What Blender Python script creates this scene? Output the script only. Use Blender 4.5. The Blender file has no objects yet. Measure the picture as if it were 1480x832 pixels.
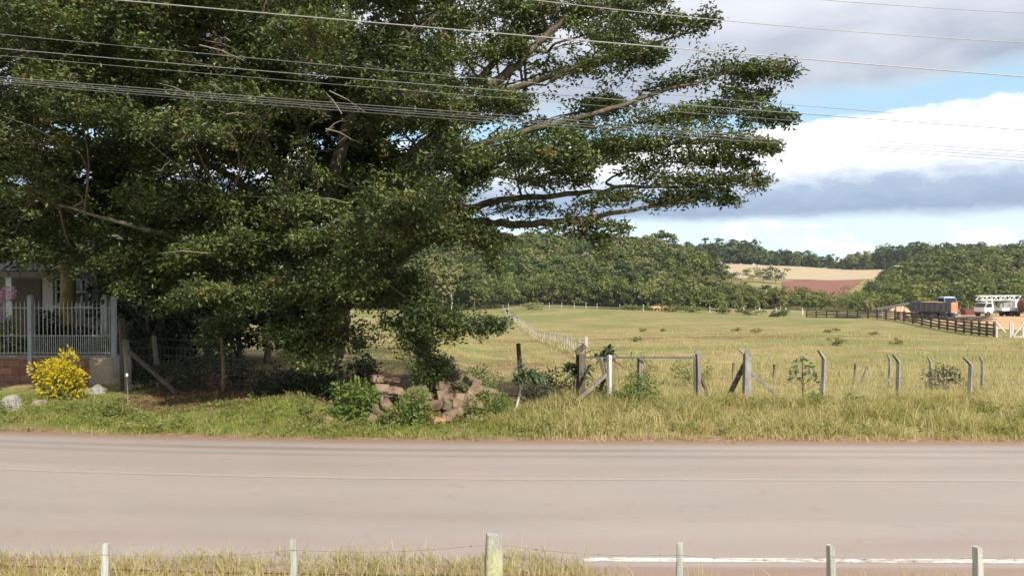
import bpy, math, random
import numpy as np
from mathutils import Vector, Matrix, Euler
R = random.Random(7)
RN = np.random.default_rng(11)
S = bpy.context.scene
COL = S.collection
rad = math.radians
# ------------------------------------------------------------------ camera
CH, FPX, YH = 3.4, 1050.0, 400.0          # eye height (m), focal length and horizon row in photograph pixels
PITCH = math.atan((416 - YH) / FPX)
cam = bpy.data.cameras.new('camera'); camo = bpy.data.objects.new('camera', cam); COL.objects.link(camo)
cam.sensor_width = 36; cam.lens = 36 * FPX / 1480; cam.clip_end = 6000; cam.clip_start = 0.05
camo.location = (0, 0, CH); camo.rotation_euler = (math.pi / 2 - PITCH, 0, 0)
S.camera = camo
cp, sp = math.cos(PITCH), math.sin(PITCH)
def ray(px, py):
    a, b = (px - 740) / FPX, -(py - 416) / FPX
    return np.array([a, cp + b * sp, b * cp - sp])
def at(px, py, Y):
    d = ray(px, py); return np.array([0, 0, CH]) + d * (Y / d[1])
def sm(t):
    t = np.clip(t, 0, 1); return t * t * (3 - 2 * t)
# ------------------------------------------------------------------ terrain
def bend(x):                               # the road's slow curve to the left
    x = np.asarray(x, float)
    return np.where(x < 0, np.where(x < -14, 0.0065 * 196 - 0.182 * (x + 14), 0.0065 * x * x), 0.0)
PY_ = np.array([-100, 24, 50, 90, 150, 190, 260, 350, 450, 560, 640, 900, 1500, 4000.])
PZ_ = np.array([0, 0, -1.05, -3.0, -4.7, -5.2, -5.6, -5.0, 1.2, 12.8, 14, 8, 3, -1.])
def terrain(x, y):
    x = np.asarray(x, float); y = np.asarray(y, float)
    z = np.interp(y, PY_, PZ_)
    z = (z + np.interp(y + 6, PY_, PZ_) + np.interp(y - 6, PY_, PZ_)) / 3 * sm((y - 17) / 10)
    drop = -0.5 * sm((y - 18.6) / 4.5) * sm((x + 5) / 4) * (1 - sm((y - 60) / 40))
    tilt = -4.5 * sm((x - 150) / 120) * (1 - sm((x - 270) / 70)) * sm((y - 430) / 100)
    h1 = 20.5 * sm((y - 192) / 140) * (1 - sm((y - 345) / 150)) * (1 - sm((x - 58) / 48))
    h2 = 12.5 * sm((y - 165) / 210) * (1 - sm((y - 400) / 130)) * sm((x - 70 - (y - 180) * .56) / 60)
    far = sm((y - 30) / 40)
    wav = far * (.35 * np.sin(x * .05 + 1) * np.sin(y * .045) + .25 * np.sin(x * .11 + y * .07)) + sm((y - 195) / 60) * 1.2 * np.sin(x * .028 + 2) * np.sin(y * .021 + x * .01)
    near = sm((y - bend(x) - 15.2) / 1.5) * (1 - far) * (.05 * np.sin(x * 1.3 + y * .9) + .04 * np.sin(x * 2.9 - y * 2.1))
    mound = .54 * np.exp(-(((x + 1.9) / 1.45) ** 2 + ((y - 18.5) / 1.0) ** 2) ** 1.3)
    heap = .35 * np.exp(-(((x + 5.6) / 1.3) ** 2 + ((y - 18.6) / .7) ** 2))
    return z + drop + tilt + h1 + h2 + wav + near + mound + heap
def gz(x, y): return float(terrain(x, y))
def ground(px, py):
    d = ray(px, py); o = np.array([0, 0, CH]); t = 3.0
    while t < 3000:
        p = o + d * t
        if p[2] <= gz(p[0], p[1]): return p
        t *= 1.004
    return o + d * t
def gp(px, Y):                             # ground point at depth Y under column px
    x = (px - 740) / FPX * Y; return np.array([x, Y, gz(x, Y)])
# ------------------------------------------------------------------ materials
class NT:
    def __init__(s, name):
        s.m = bpy.data.materials.new(name); s.m.use_nodes = True; s.t = s.m.node_tree; s.n = s.t.nodes; s.l = s.t.links
        s.p = s.n['Principled BSDF']; s.out = s.n['Material Output']
    def a(s, typ, **k):
        n = s.n.new(typ)
        for q, v in k.items(): setattr(n, q, v)
        return n
    def obj(s): return s.a('ShaderNodeTexCoord').outputs['Object']
    def mapping(s, vec, scale=(1, 1, 1), rot=(0, 0, 0)):
        n = s.a('ShaderNodeMapping'); n.inputs['Scale'].default_value = scale; n.inputs['Rotation'].default_value = rot
        s.l.new(vec, n.inputs['Vector']); return n.outputs[0]
    def noise(s, vec, scale, detail=4, rough=.6, dist=0):
        n = s.a('ShaderNodeTexNoise'); n.inputs['Scale'].default_value = scale; n.inputs['Detail'].default_value = detail
        n.inputs['Roughness'].default_value = rough; n.inputs['Distortion'].default_value = dist
        s.l.new(vec, n.inputs['Vector']); return n.outputs['Fac']
    def ramp(s, fac, stops, interp='LINEAR'):
        n = s.a('ShaderNodeValToRGB'); e = n.color_ramp.elements; n.color_ramp.interpolation = interp
        while len(e) < len(stops): e.new(.5)
        for i, (p, c) in enumerate(stops):
            e[i].position = p; e[i].color = (c, c, c, 1) if isinstance(c, (int, float)) else (*c, 1)
        s.l.new(fac, n.inputs[0]); return n.outputs[0]
    def mix(s, f, a, b, mode='MIX'):
        n = s.a('ShaderNodeMix', data_type='RGBA', blend_type=mode)
        for v, i in ((f, 0), (a, 6), (b, 7)):
            if isinstance(v, (int, float)): n.inputs[i].default_value = v
            elif isinstance(v, tuple): n.inputs[i].default_value = (*v, 1)
            else: s.l.new(v, n.inputs[i])
        return n.outputs[2]
    def math(s, op, a, b=0.0, clamp=False):
        n = s.a('ShaderNodeMath', operation=op, use_clamp=clamp)
        for i, v in enumerate((a, b)):
            if isinstance(v, (int, float)): n.inputs[i].default_value = v
            else: s.l.new(v, n.inputs[i])
        return n.outputs[0]
    def mr(s, v, a, b, c=0., d=1., smooth=True):
        n = s.a('ShaderNodeMapRange'); n.interpolation_type = 'SMOOTHSTEP' if smooth else 'LINEAR'
        for i, q in enumerate((a, b, c, d)): n.inputs[i + 1].default_value = q
        s.l.new(v, n.inputs[0]); return n.outputs[0]
    def sep(s, v):
        n = s.a('ShaderNodeSeparateXYZ'); s.l.new(v, n.inputs[0]); return n.outputs
    def color(s, c):
        if isinstance(c, tuple): s.p.inputs['Base Color'].default_value = (*c, 1)
        else: s.l.new(c, s.p.inputs['Base Color'])
    def bump(s, h, strength=.3, dist=.02):
        b = s.a('ShaderNodeBump'); b.inputs['Strength'].default_value = strength; b.inputs['Distance'].default_value = dist
        s.l.new(h, b.inputs['Height']); s.l.new(b.outputs[0], s.p.inputs['Normal'])
def surf(name, stops, scale=4, rough=.8, bump=.3, bdist=.01, stretch=(1, 1, 1), fine=True, metal=0, spec=None, bscale=None):
    k = NT(name); v = k.mapping(k.obj(), stretch); f = k.noise(v, scale, 6, .65)
    if not isinstance(stops[0], tuple) or not isinstance(stops[0][1], tuple): stops = [(.3, stops[0]), (.7, stops[1])] if len(stops) == 2 else [(.28, stops[0]), (.5, stops[1]), (.72, stops[2])]
    c = k.ramp(f, stops)
    g = k.noise(v, bscale or scale * 6, 4)
    if fine: c = k.mix(.35, c, k.ramp(g, [(.3, .35), (.7, .75)]), 'OVERLAY')
    k.color(c); k.p.inputs['Roughness'].default_value = rough; k.p.inputs['Metallic'].default_value = metal
    if spec is not None: k.p.inputs['Specular IOR Level'].default_value = spec
    if bump: k.bump(g, bump, bdist)
    return k.m
def leafm(name, cols, rough=.45, transl=.3, tone=False, patch=.35, spec=.5):
    k = NT(name)
    r = k.a('ShaderNodeNewGeometry').outputs['Random Per Island']
    nz = k.noise(k.obj(), patch, 3)
    if tone:
        t = k.a('ShaderNodeAttribute', attribute_name='tone').outputs['Fac']
        f = k.math('ADD', k.math('MULTIPLY', t, .75), k.math('MULTIPLY', r, .25))
    else:
        f = k.math('ADD', k.math('MULTIPLY', r, .6), k.math('MULTIPLY', k.mr(nz, .3, .7), .4))
    n = len(cols); c = k.ramp(f, [(i / (n - 1), q) for i, q in enumerate(cols)])
    k.color(c); k.p.inputs['Roughness'].default_value = rough; k.p.inputs['Specular IOR Level'].default_value = spec
    tr = k.a('ShaderNodeBsdfTranslucent'); k.l.new(k.mix(1., c, (1.0, 1.0, .45), 'MULTIPLY'), tr.inputs[0])
    mx = k.a('ShaderNodeMixShader'); mx.inputs[0].default_value = transl
    k.l.new(k.p.outputs[0], mx.inputs[1]); k.l.new(tr.outputs[0], mx.inputs[2]); k.l.new(mx.outputs[0], k.out.inputs[0])
    return k.m
# ------------------------------------------------------------------ mesh builder
def fr(d):
    d = d / (np.linalg.norm(d) + 1e-9); u = np.cross(d, [0, 0, 1.])
    if np.linalg.norm(u) < 1e-3: u = np.array([1., 0, 0])
    u /= np.linalg.norm(u); return u, np.cross(u, d)
class MB:
    def __init__(s): s.V = []; s.F = []; s.n = 0; s.T = []
    def add(s, V, F, m=0, smooth=False, tone=None):
        V = np.asarray(V, float).reshape(-1, 3); F = np.asarray(F, int)
        s.V.append(V); s.F.append((F + s.n, m, smooth)); s.n += len(V)
        s.T.append(np.full(len(V), .5) if tone is None else np.broadcast_to(tone, len(V))); return s
    def box(s, c, size, rot=None, m=0, bevel=0.0, top=None):
        x, y, z = [q / 2 for q in size]
        V = np.array([[-x, -y, -z], [x, -y, -z], [x, y, -z], [-x, y, -z], [-x, -y, z], [x, -y, z], [x, y, z], [-x, y, z]])
        if top is not None: V[4:, :2] *= top
        if rot is not None: V = V @ np.array(Euler(rot).to_matrix()).T
        return s.add(V + np.asarray(c, float), [[0, 3, 2, 1], [4, 5, 6, 7], [0, 1, 5, 4], [1, 2, 6, 5], [2, 3, 7, 6], [3, 0, 4, 7]], m)
    def beam(s, a, b, w, h, m=0):          # square bar from a to b
        a = np.asarray(a, float); b = np.asarray(b, float); u, v = fr(b - a)
        V = [p + u * i * w / 2 + v * j * h / 2 for p in (a, b) for i, j in ((-1, -1), (1, -1), (1, 1), (-1, 1))]
        return s.add(V, [[0, 1, 2, 3], [7, 6, 5, 4], [0, 4, 5, 1], [1, 5, 6, 2], [2, 6, 7, 3], [3, 7, 4, 0]], m)
    def tube(s, P, r, k=6, m=0, cap=True, wob=0, smooth=True):
        P = np.asarray(P, float); n = len(P); r = np.broadcast_to(r, n) if np.ndim(r) else np.full(n, r)
        V = []; a = np.linspace(0, 2 * np.pi, k, endpoint=False); pu = None
        for i in range(n):
            d = P[min(i + 1, n - 1)] - P[max(i - 1, 0)]; u, v = fr(d)
            if pu is not None:
                d = d / (np.linalg.norm(d) + 1e-9); u = pu - d * np.dot(pu, d); u /= np.linalg.norm(u) + 1e-9; v = np.cross(u, d)
            pu = u
            rr = r[i] * (1 + (wob * RN.uniform(-1, 1, k) if wob else 0))
            V.append(P[i] + np.outer(np.cos(a) * rr, u) + np.outer(np.sin(a) * rr, v))
        F = [[i * k + j, i * k + (j + 1) % k, (i + 1) * k + (j + 1) % k, (i + 1) * k + j] for i in range(n - 1) for j in range(k)]
        s.add(np.concatenate(V), F, m, smooth)
        if cap:
            s.F.append((np.array([[s.n - 1 - j for j in range(k)]]), m, False)); s.F.append((np.array([[s.n - n * k + j for j in range(k)]]), m, False))
        return s
    def lathe(s, c, prof, k=12, m=0, axis=(0, 0, 1)):
        axis = np.asarray(axis, float); u, v = fr(axis); a = np.linspace(0, 2 * np.pi, k, endpoint=False)
        V = [np.asarray(c) + axis * z + r * (np.cos(t) * u + np.sin(t) * v) for r, z in prof for t in a]
        F = [[i * k + j, i * k + (j + 1) % k, (i + 1) * k + (j + 1) % k, (i + 1) * k + j] for i in range(len(prof) - 1) for j in range(k)]
        return s.add(V, F, m, True)
    def prism(s, poly, w, origin=(0, 0, 0), ax=(1, 0, 0), up=(0, 0, 1), m=0):  # outline (a,b) in the ax/up plane, thickness w across
        ax = np.asarray(ax, float); up = np.asarray(up, float); nn = np.cross(ax, up); o = np.asarray(origin, float); n = len(poly)
        V = [o + ax * a + up * b + nn * q for q in (-w / 2, w / 2) for a, b in poly]
        s.add(V, [[i, (i + 1) % n, n + (i + 1) % n, n + i] for i in range(n)], m)
        s.F.append((np.array([[s.n - 2 * n + i for i in range(n)]]), m, False)); s.F.append((np.array([[s.n - 1 - i for i in range(n)]]), m, False))
        return s
    def build(s, name, mats, parent=None, tone=False):
        me = bpy.data.meshes.new(name)
        V = np.concatenate(s.V); me.vertices.add(len(V)); me.vertices.foreach_set('co', V.astype(np.float32).ravel())
        tot = np.concatenate([np.full(len(F), F.shape[1]) for F, m, q in s.F]); lv = np.concatenate([F.ravel() for F, m, q in s.F])
        me.loops.add(len(lv)); me.loops.foreach_set('vertex_index', lv.astype(np.int32))
        me.polygons.add(len(tot)); me.polygons.foreach_set('loop_start', (np.cumsum(tot) - tot).astype(np.int32))
        me.polygons.foreach_set('material_index', np.concatenate([np.full(len(F), m) for F, m, q in s.F]).astype(np.int32))
        me.polygons.foreach_set('use_smooth', np.concatenate([np.full(len(F), q) for F, m, q in s.F]).astype(bool))
        for m in (mats if isinstance(mats, (list, tuple)) else [mats]): me.materials.append(m)
        if tone:
            at_ = me.attributes.new('tone', 'FLOAT', 'POINT'); at_.data.foreach_set('value', np.concatenate(s.T).astype(np.float32))
        me.update(calc_edges=True)
        o = bpy.data.objects.new(name, me); COL.objects.link(o)
        if parent is not None:
            o.parent = parent
            o.matrix_parent_inverse = PINV.get(parent.name, Matrix())
        return o
PINV = {}
def tag(o, label=None, cat=None, group=None, kind=None):
    for k, v in (('label', label), ('category', cat), ('group', group), ('kind', kind)):
        if v: o[k] = v
    return o
def thing(name, loc, label, cat, group=None, world=True):
    """an Empty at the thing's base; with world=True its parts are modelled in world coordinates"""
    o = bpy.data.objects.new(name, None); COL.objects.link(o); o.location = [float(q) for q in loc]; o.empty_display_size = .2
    if world: PINV[o.name] = Matrix.Translation(o.location).inverted()
    return tag(o, label, cat, group)
def copy_tree(o, parent=None):
    c = o.copy(); COL.objects.link(c)
    if parent is not None: c.parent = parent
    for ch in list(o.children): copy_tree(ch, c)
    return c
# leaves: diamonds of four corners with a slight fold
def leaves(mb, P, D, N, L, W, m=0, tone=None, fold=.15):
    D = D / (np.linalg.norm(D, axis=1, keepdims=True) + 1e-9)
    U = np.cross(D, N); U /= np.linalg.norm(U, axis=1, keepdims=True) + 1e-9; N2 = np.cross(U, D)
    L = np.broadcast_to(L, len(P))[:, None]; W = np.broadcast_to(W, len(P))[:, None]
    V = np.stack([P, P + D * L * .45 + U * W / 2 + N2 * W * fold, P + D * L, P + D * L * .45 - U * W / 2 + N2 * W * fold], 1).reshape(-1, 3)
    F = np.arange(len(P) * 4).reshape(-1, 4)
    mb.add(V, F, m, False, None if tone is None else np.repeat(tone, 4))
def rdir(n, zb=0., zs=1.):
    d = RN.normal(size=(n, 3)); d[:, 2] = d[:, 2] * zs + zb
    return d / (np.linalg.norm(d, axis=1, keepdims=True) + 1e-9)
def blades(mb, P, h, w, lean=.45, tone=None, m=0):
    """grass blades: two bent segments tapering to a tip"""
    n = len(P); a = RN.uniform(0, 2 * np.pi, n); b = RN.uniform(0, 2 * np.pi, n)
    u = np.stack([np.cos(a), np.sin(a), np.zeros(n)], 1) * (np.broadcast_to(w, n) / 2)[:, None]
    le = RN.uniform(.1, 1, n) * lean
    o = np.stack([np.cos(b) * le, np.sin(b) * le, np.zeros(n)], 1); hh = np.broadcast_to(h, n)[:, None]
    up = np.array([0, 0, 1.])
    mid = P + hh * (o * .3 + up * .55); tip = P + hh * (o * 1.0 + up * .95)
    V = np.stack([P - u, P + u, mid + u * .8, mid - u * .8, tip + u * .15, tip - u * .15], 1).reshape(-1, 3)
    i = np.arange(n)[:, None] * 6
    mb.add(V, np.concatenate([i + [0, 1, 2, 3], i + [3, 2, 4, 5]]), m, False, None if tone is None else np.repeat(tone, 6))
# ------------------------------------------------------------------ light: sun behind the camera's right shoulder
SUN_EL, SUN_AZ = rad(38), rad(150)          # azimuth clockwise from +Y
sd = Vector((math.sin(SUN_AZ) * math.cos(SUN_EL), math.cos(SUN_AZ) * math.cos(SUN_EL), math.sin(SUN_EL)))
sl = bpy.data.lights.new('sun', 'SUN'); sl.energy = 4.6; sl.angle = rad(.5); sl.color = (1, .94, .84)
so = bpy.data.objects.new('sun', sl); COL.objects.link(so); so.rotation_euler = sd.to_track_quat('Z', 'Y').to_euler(); so.location = sd * 60
W = bpy.data.worlds.new('World'); S.world = W; W.use_nodes = True
class WT(NT):
    def __init__(s): s.t = W.node_tree; s.n = s.t.nodes; s.l = s.t.links
w = WT(); bg = w.n['Background']; bg.inputs[1].default_value = .1
sky = w.a('ShaderNodeTexSky', sky_type='NISHITA'); sky.sun_disc = False; sky.sun_elevation = SUN_EL; sky.sun_rotation = SUN_AZ
sky.air_density = 1.0; sky.dust_density = .6; sky.altitude = 400
gen = w.a('ShaderNodeTexCoord').outputs['Generated']; X, Y, Z = w.sep(gen)
hyp = w.math('SQRT', w.math('ADD', w.math('MULTIPLY', X, X), w.math('MULTIPLY', Y, Y)))
el = w.math('DIVIDE', Z, w.math('MAXIMUM', hyp, .02)); az = w.math('ARCTAN2', X, Y)
def cvec(kx, kz, off):
    n = w.a('ShaderNodeCombineXYZ'); w.l.new(w.math('MULTIPLY', az, kx), n.inputs[0]); w.l.new(w.math('MULTIPLY', el, kz), n.inputs[1]); n.inputs[2].default_value = off
    return n.outputs[0]
def sgn(v, amp): return w.math('MULTIPLY', w.math('SUBTRACT', v, .5), amp)
def c10(c): return tuple(q * 10 for q in c)
nbig = w.noise(cvec(2.2, 5, 3.1), 1.6, 5, .55); nmid = w.noise(cvec(3.5, 8, 7.7), 2.2, 8, .6, .3); nfine = w.noise(cvec(6, 12, 1.3), 3.5, 9, .62, .4)
tilt = w.math('MULTIPLY', w.math('SUBTRACT', az, .45), .06)
# pale clear air near the horizon, small white puffs low down
c = w.mix(w.mr(el, .24, .02), sky.outputs[0], c10((.70, .87, .95)))
c = w.mix(w.mr(el, .12, .22, 0, .6), c, c10((.50, .76, .93)))
puff = w.math('MULTIPLY', w.mr(nmid, .50, .60), w.mr(el, .095, .05))
c = w.mix(puff, c, w.mix(w.mr(nfine, .35, .65), c10((.68, .74, .84)), c10((1.02, 1.02, 1.0))))
# the cumulus bank: crisp white head, grey-blue flat base
etop = w.math('ADD', w.math('ADD', el, sgn(nmid, .05)), sgn(nfine, .034))
cm = w.math('MULTIPLY', w.mr(w.math('SUBTRACT', etop, w.math('MULTIPLY', tilt, .55)), .202, .188), w.mr(w.math('ADD', el, sgn(nbig, .035)), .066, .088))
eb = w.math('ADD', w.math('ADD', el, sgn(nbig, .05)), sgn(nfine, .055))
bank = w.ramp(w.mr(eb, .06, .22, 0, 1, False), [(0, c10((.60, .66, .77))), (.16, c10((.29, .38, .52))), (.33, c10((.38, .47, .61))), (.5, c10((.80, .84, .90))), (.64, c10((1.1, 1.1, 1.08))), (1, c10((1.12, 1.12, 1.1)))])
c = w.mix(cm, c, bank)
# the high grey sheet above
ed = w.math('ADD', w.math('ADD', el, sgn(nbig, .07)), w.math('ADD', sgn(nmid, .03), w.math('MULTIPLY', tilt, -.35)))
dm = w.mr(ed, .212, .252)
deck = w.ramp(w.mr(ed, .2, .6, 0, 1, False), [(0, c10((.62, .68, .78))), (.12, c10((.34, .39, .49))), (.24, c10((.42, .46, .55))), (.38, c10((.66, .69, .75))), (.52, c10((.76, .78, .83))), (1, c10((.55, .58, .64)))])
deck = w.mix(w.mr(nfine, .3, .7, .0, .22), deck, c10((.50, .54, .62)))
deck = w.mix(w.mr(nmid, .3, .75, 0, .45), deck, c10((.74, .76, .81)))
c = w.mix(dm, c, deck)
w.l.new(c, bg.inputs[0])
S.view_settings.view_transform = 'Standard'; S.view_settings.look = 'None'; S.view_settings.gamma = 1; S.view_settings.exposure = .38
S.render.engine = 'CYCLES'; cy = S.cycles
cy.use_denoising = True; cy.denoiser = 'OPENIMAGEDENOISE'; cy.denoising_prefilter = 'ACCURATE'
cy.max_bounces = 5; cy.diffuse_bounces = 3; cy.glossy_bounces = 2; cy.transmission_bounces = 3; cy.transparent_max_bounces = 8; cy.volume_bounces = 0; cy.volume_step_rate = 1
cy.sample_clamp_indirect = 4; cy.use_adaptive_sampling = True; cy.adaptive_threshold = .02; cy.caustics_reflective = False; cy.caustics_refractive = False
# ------------------------------------------------------------------ ground: one sheet to the horizon
def axis(segs):
    o = [segs[0][0]]
    for a, b, st in segs: n = max(1, int(round((b - a) / st))); o += list(np.linspace(a, b, n + 1)[1:])
    return np.array(o)
gx = axis([(-1500, -300, 100), (-300, -60, 6), (-60, -22, 1.5), (-22, 22, .3), (22, 60, 1.2), (60, 330, 4), (330, 700, 15), (700, 1700, 100)])
gy = axis([(-200, -10, 10), (-10, 7, 1), (7, 14.4, .6), (14.4, 26, .22), (26, 60, .9), (60, 140, 2.5), (140, 640, 4), (640, 1000, 20), (1000, 1800, 100)])
GX, GY = np.meshgrid(gx, gy); GZ = terrain(GX, GY)
nx, ny = len(gx), len(gy); i = np.arange((ny - 1) * nx).reshape(ny - 1, nx)[:, :-1].ravel()
k = NT('field_ground'); v = k.obj(); x, y, z = k.sep(v)
n1 = k.noise(v, .055, 5, .6, .4); n2 = k.noise(v, .5, 6, .7); n3 = k.noise(v, 5, 5, .7); n4 = k.noise(k.mapping(v, (.35, 1.3, 1)), .12, 6, .62, .5)
base = k.ramp(n4, [(.34, (.20, .125, .065)), (.42, (.33, .25, .115)), (.47, (.25, .235, .08)), (.52, (.35, .255, .13)), (.57, (.19, .205, .058)), (.64, (.28, .205, .10))])
base = k.mix(k.mr(n1, .50, .57, 0, .6), base, (.165, .19, .052))
base = k.mix(k.mr(n2, .50, .62, 0, .6), base, (.23, .15, .08))
base = k.mix(k.mr(n2, .46, .30, 0, .4), base, (.36, .30, .14))
base = k.mix(.45, base, k.ramp(n3, [(.3, .3), (.7, .72)]), 'OVERLAY')
wy = k.math('ADD', y, k.math('MULTIPLY', k.math('SUBTRACT', n1, .5), 22))
trk = k.math('MULTIPLY', k.mr(wy, 64, 66), k.mr(wy, 70, 67))           # worn track across the pasture
base = k.mix(k.math('MULTIPLY', trk, k.mr(n2, .35, .6, .3, .95)), base, (.19, .10, .055))
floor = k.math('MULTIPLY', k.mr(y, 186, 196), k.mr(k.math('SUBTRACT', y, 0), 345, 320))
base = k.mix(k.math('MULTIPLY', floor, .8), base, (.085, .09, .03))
xl = k.mr(x, 3.5, -2.5)
lawn = k.ramp(n2, [(.3, (.20, .14, .075)), (.45, (.15, .18, .04)), (.6, (.19, .23, .05)), (.7, (.29, .26, .10))])
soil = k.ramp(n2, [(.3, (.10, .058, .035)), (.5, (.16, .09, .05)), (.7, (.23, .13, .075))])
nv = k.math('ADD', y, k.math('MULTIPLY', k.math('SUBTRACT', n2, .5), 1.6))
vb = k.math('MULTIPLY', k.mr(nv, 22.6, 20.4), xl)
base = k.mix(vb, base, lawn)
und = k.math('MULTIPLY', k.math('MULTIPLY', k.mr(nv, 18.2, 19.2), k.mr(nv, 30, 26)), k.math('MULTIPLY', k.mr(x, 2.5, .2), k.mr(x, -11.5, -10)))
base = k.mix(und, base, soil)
lc = k.math('SUBTRACT', nv, k.math('MULTIPLY', k.math('MULTIPLY', k.math('MINIMUM', x, 0.), k.math('MINIMUM', x, 0.)), .0065))
edge = k.math('MULTIPLY', k.mr(lc, 15.75, 15.15), k.mr(y, 6, 7))
base = k.mix(edge, base, k.mix(k.mr(n3, .35, .65), (.22, .115, .065), (.36, .25, .17)))
gb = k.math('MULTIPLY', k.mr(wy, 92, 112), k.mr(n1, .36, .56)); base = k.mix(k.math('MULTIPLY', gb, k.mr(y, 196, 186, 0, .38)), base, (.15, .185, .055))
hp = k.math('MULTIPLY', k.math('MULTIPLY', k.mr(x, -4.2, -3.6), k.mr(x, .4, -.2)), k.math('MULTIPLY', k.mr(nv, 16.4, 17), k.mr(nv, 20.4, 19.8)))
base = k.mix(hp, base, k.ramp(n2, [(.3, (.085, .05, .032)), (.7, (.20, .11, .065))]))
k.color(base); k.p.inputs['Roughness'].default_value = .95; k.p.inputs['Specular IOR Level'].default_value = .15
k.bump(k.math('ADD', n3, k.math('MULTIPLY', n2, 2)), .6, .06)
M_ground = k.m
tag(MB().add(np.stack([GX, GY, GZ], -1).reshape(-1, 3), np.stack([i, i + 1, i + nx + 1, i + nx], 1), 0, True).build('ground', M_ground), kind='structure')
# ------------------------------------------------------------------ road (a strip with its own across/along coordinates)
def strip(name, y0, y1, z, mat, xs=None, rows=6):
    xs = np.concatenate([np.arange(-160, -20, 4), np.arange(-20, 20, .5), np.arange(20, 161, 4)]) if xs is None else xs
    b = MB(); tt = np.linspace(0, 1, rows)
    P = np.array([[q, float(bend(q)) + (y0 + (y1 - y0) * t) - .012 * q * (1 if abs(q) < 40 else 40 / abs(q)), z] for q in xs for t in tt])
    F = [[a * rows + j, (a + 1) * rows + j, (a + 1) * rows + j + 1, a * rows + j + 1] for a in range(len(xs) - 1) for j in range(rows - 1)]
    b.add(P, F); o = b.build(name, mat)
    uv = o.data.uv_layers.new(name='UVMap'); li = np.empty(len(o.data.loops), np.int32); o.data.loops.foreach_get('vertex_index', li)
    UV = np.array([[q, y0 + (y1 - y0) * t] for q in xs for t in tt]); uv.data.foreach_set('uv', UV[li].astype(np.float32).ravel())
    return tag(o, kind='structure')
k = NT('dusty_asphalt'); uv = k.a('ShaderNodeUVMap').outputs[0]; ux, uy, _ = k.sep(uv)
st = k.noise(k.mapping(uv, (.13, .75, 1)), 1.1, 7, .62, .4); st2 = k.noise(k.mapping(uv, (.03, 1.2, 1)), 2.4, 4, .6); gr = k.noise(uv, 70, 4, .8); bl = k.noise(uv, .55, 5, .6)
c = k.ramp(st, [(.3, (.312, .265, .236)), (.5, (.337, .288, .257)), (.7, (.365, .314, .282))])
c = k.mix(k.mr(bl, .4, .75, 0, .4), c, (.375, .30, .25))
def band(a, b, soft, amt, colr):
    global c
    nn = k.math('ADD', uy, k.math('MULTIPLY', k.math('SUBTRACT', st2, .5), .22))
    f = k.math('MULTIPLY', k.mr(nn, a - soft, a), k.mr(nn, b + soft, b)); c = k.mix(k.math('MULTIPLY', f, k.mr(st, .25, .65, amt, amt * .55)), c, colr)
band(14.05, 14.15, .12, .6, (.20, .155, .135)); band(13.6, 13.68, .1, .45, (.21, .165, .14)); band(10.2, 10.3, .3, .5, (.29, .235, .205)); band(12.7, 12.9, .3, .25, (.26, .2, .17))
band(9.0, 9.2, .3, .3, (.29, .21, .17)); band(7.9, 8.42, .14, .95, (.27, .16, .11))
c = k.mix(k.mr(uy, 14.35, 14.85, 0, .75), c, (.25, .15, .10))
c = k.mix(.42, c, k.ramp(gr, [(.25, .25), (.75, .75)]), 'OVERLAY')
sp_ = k.noise(uv, 28, 2, .5); c = k.mix(k.mr(sp_, .70, .74, 0, .5), c, (.5, .44, .39)); c = k.mix(k.mr(sp_, .30, .26, 0, .45), c, (.18, .13, .11))
pt = k.noise(uv, 2.6, 7, .7, .6); c = k.mix(k.mr(pt, .56, .70, 0, .3), c, (.25, .19, .16))
k.color(c); k.p.inputs['Roughness'].default_value = .9; k.p.inputs['Specular IOR Level'].default_value = .25; k.bump(gr, .35, .006)
M_road = k.m
strip('road', 8.18, 14.95, .02, M_road, rows=14)
def paint(name, colr, thr, under):
    k = NT(name); uv = k.a('ShaderNodeUVMap').outputs[0]
    n = k.noise(k.mapping(uv, (1, 2.5, 1)), 7, 6, .75); n2 = k.noise(uv, .35, 3)
    f = k.math('ADD', n, k.math('MULTIPLY', k.math('SUBTRACT', n2, .5), .35))
    k.color(k.mix(k.mr(f, thr - .09, thr + .07), colr, under)); k.p.inputs['Roughness'].default_value = .85
    return k.m
strip('centre_line', 12.06, 12.17, .024, paint('worn_yellow_paint', (.43, .355, .25), .45, (.36, .307, .268)), rows=2)
strip('edge_line', 8.60, 8.72, .024, paint('worn_white_paint', (.68, .64, .58), .56, (.34, .27, .235)), xs=np.arange(.85, 160, .75), rows=2)
# ------------------------------------------------------------------ fields on the far slope and the bare yard
def drape(name, top, bot, mat, lift=.3, n=60, m=70):
    def gq(px, py): p = ground(px, py); return p[:2] if p[1] < 574 else np.array([(px - 740) / FPX * 574, 574.])
    A = [gq(*q) for q in top]; B = [gq(*q) for q in bot]
    def res(P, t):
        P = np.array(P); s = np.linspace(0, 1, len(P)); return np.array([np.interp(t, s, P[:, 0]), np.interp(t, s, P[:, 1])])
    V = []
    for q in range(n):
        a, b_ = res(A, q / (n - 1)), res(B, q / (n - 1))
        for r in range(m):
            p = b_ + (a - b_) * r / (m - 1); V.append([p[0], p[1], gz(*p) + lift])
    F = [[q * m + r, (q + 1) * m + r, (q + 1) * m + r + 1, q * m + r + 1] for q in range(n - 1) for r in range(m - 1)]
    return tag(MB().add(V, F, 0, True).build(name, mat), kind='structure')
M_straw = surf('stubble', [(.33, .255, .155), (.42, .33, .20), (.36, .265, .165)], .03, .95, .2, .05, (1, 2.5, 1), bscale=.4)
M_red = surf('ploughed_red_earth', [(.17, .062, .038), (.225, .086, .052), (.20, .085, .055)], .04, .95, .4, .2, (1, 3, 1), bscale=.5)
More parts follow.
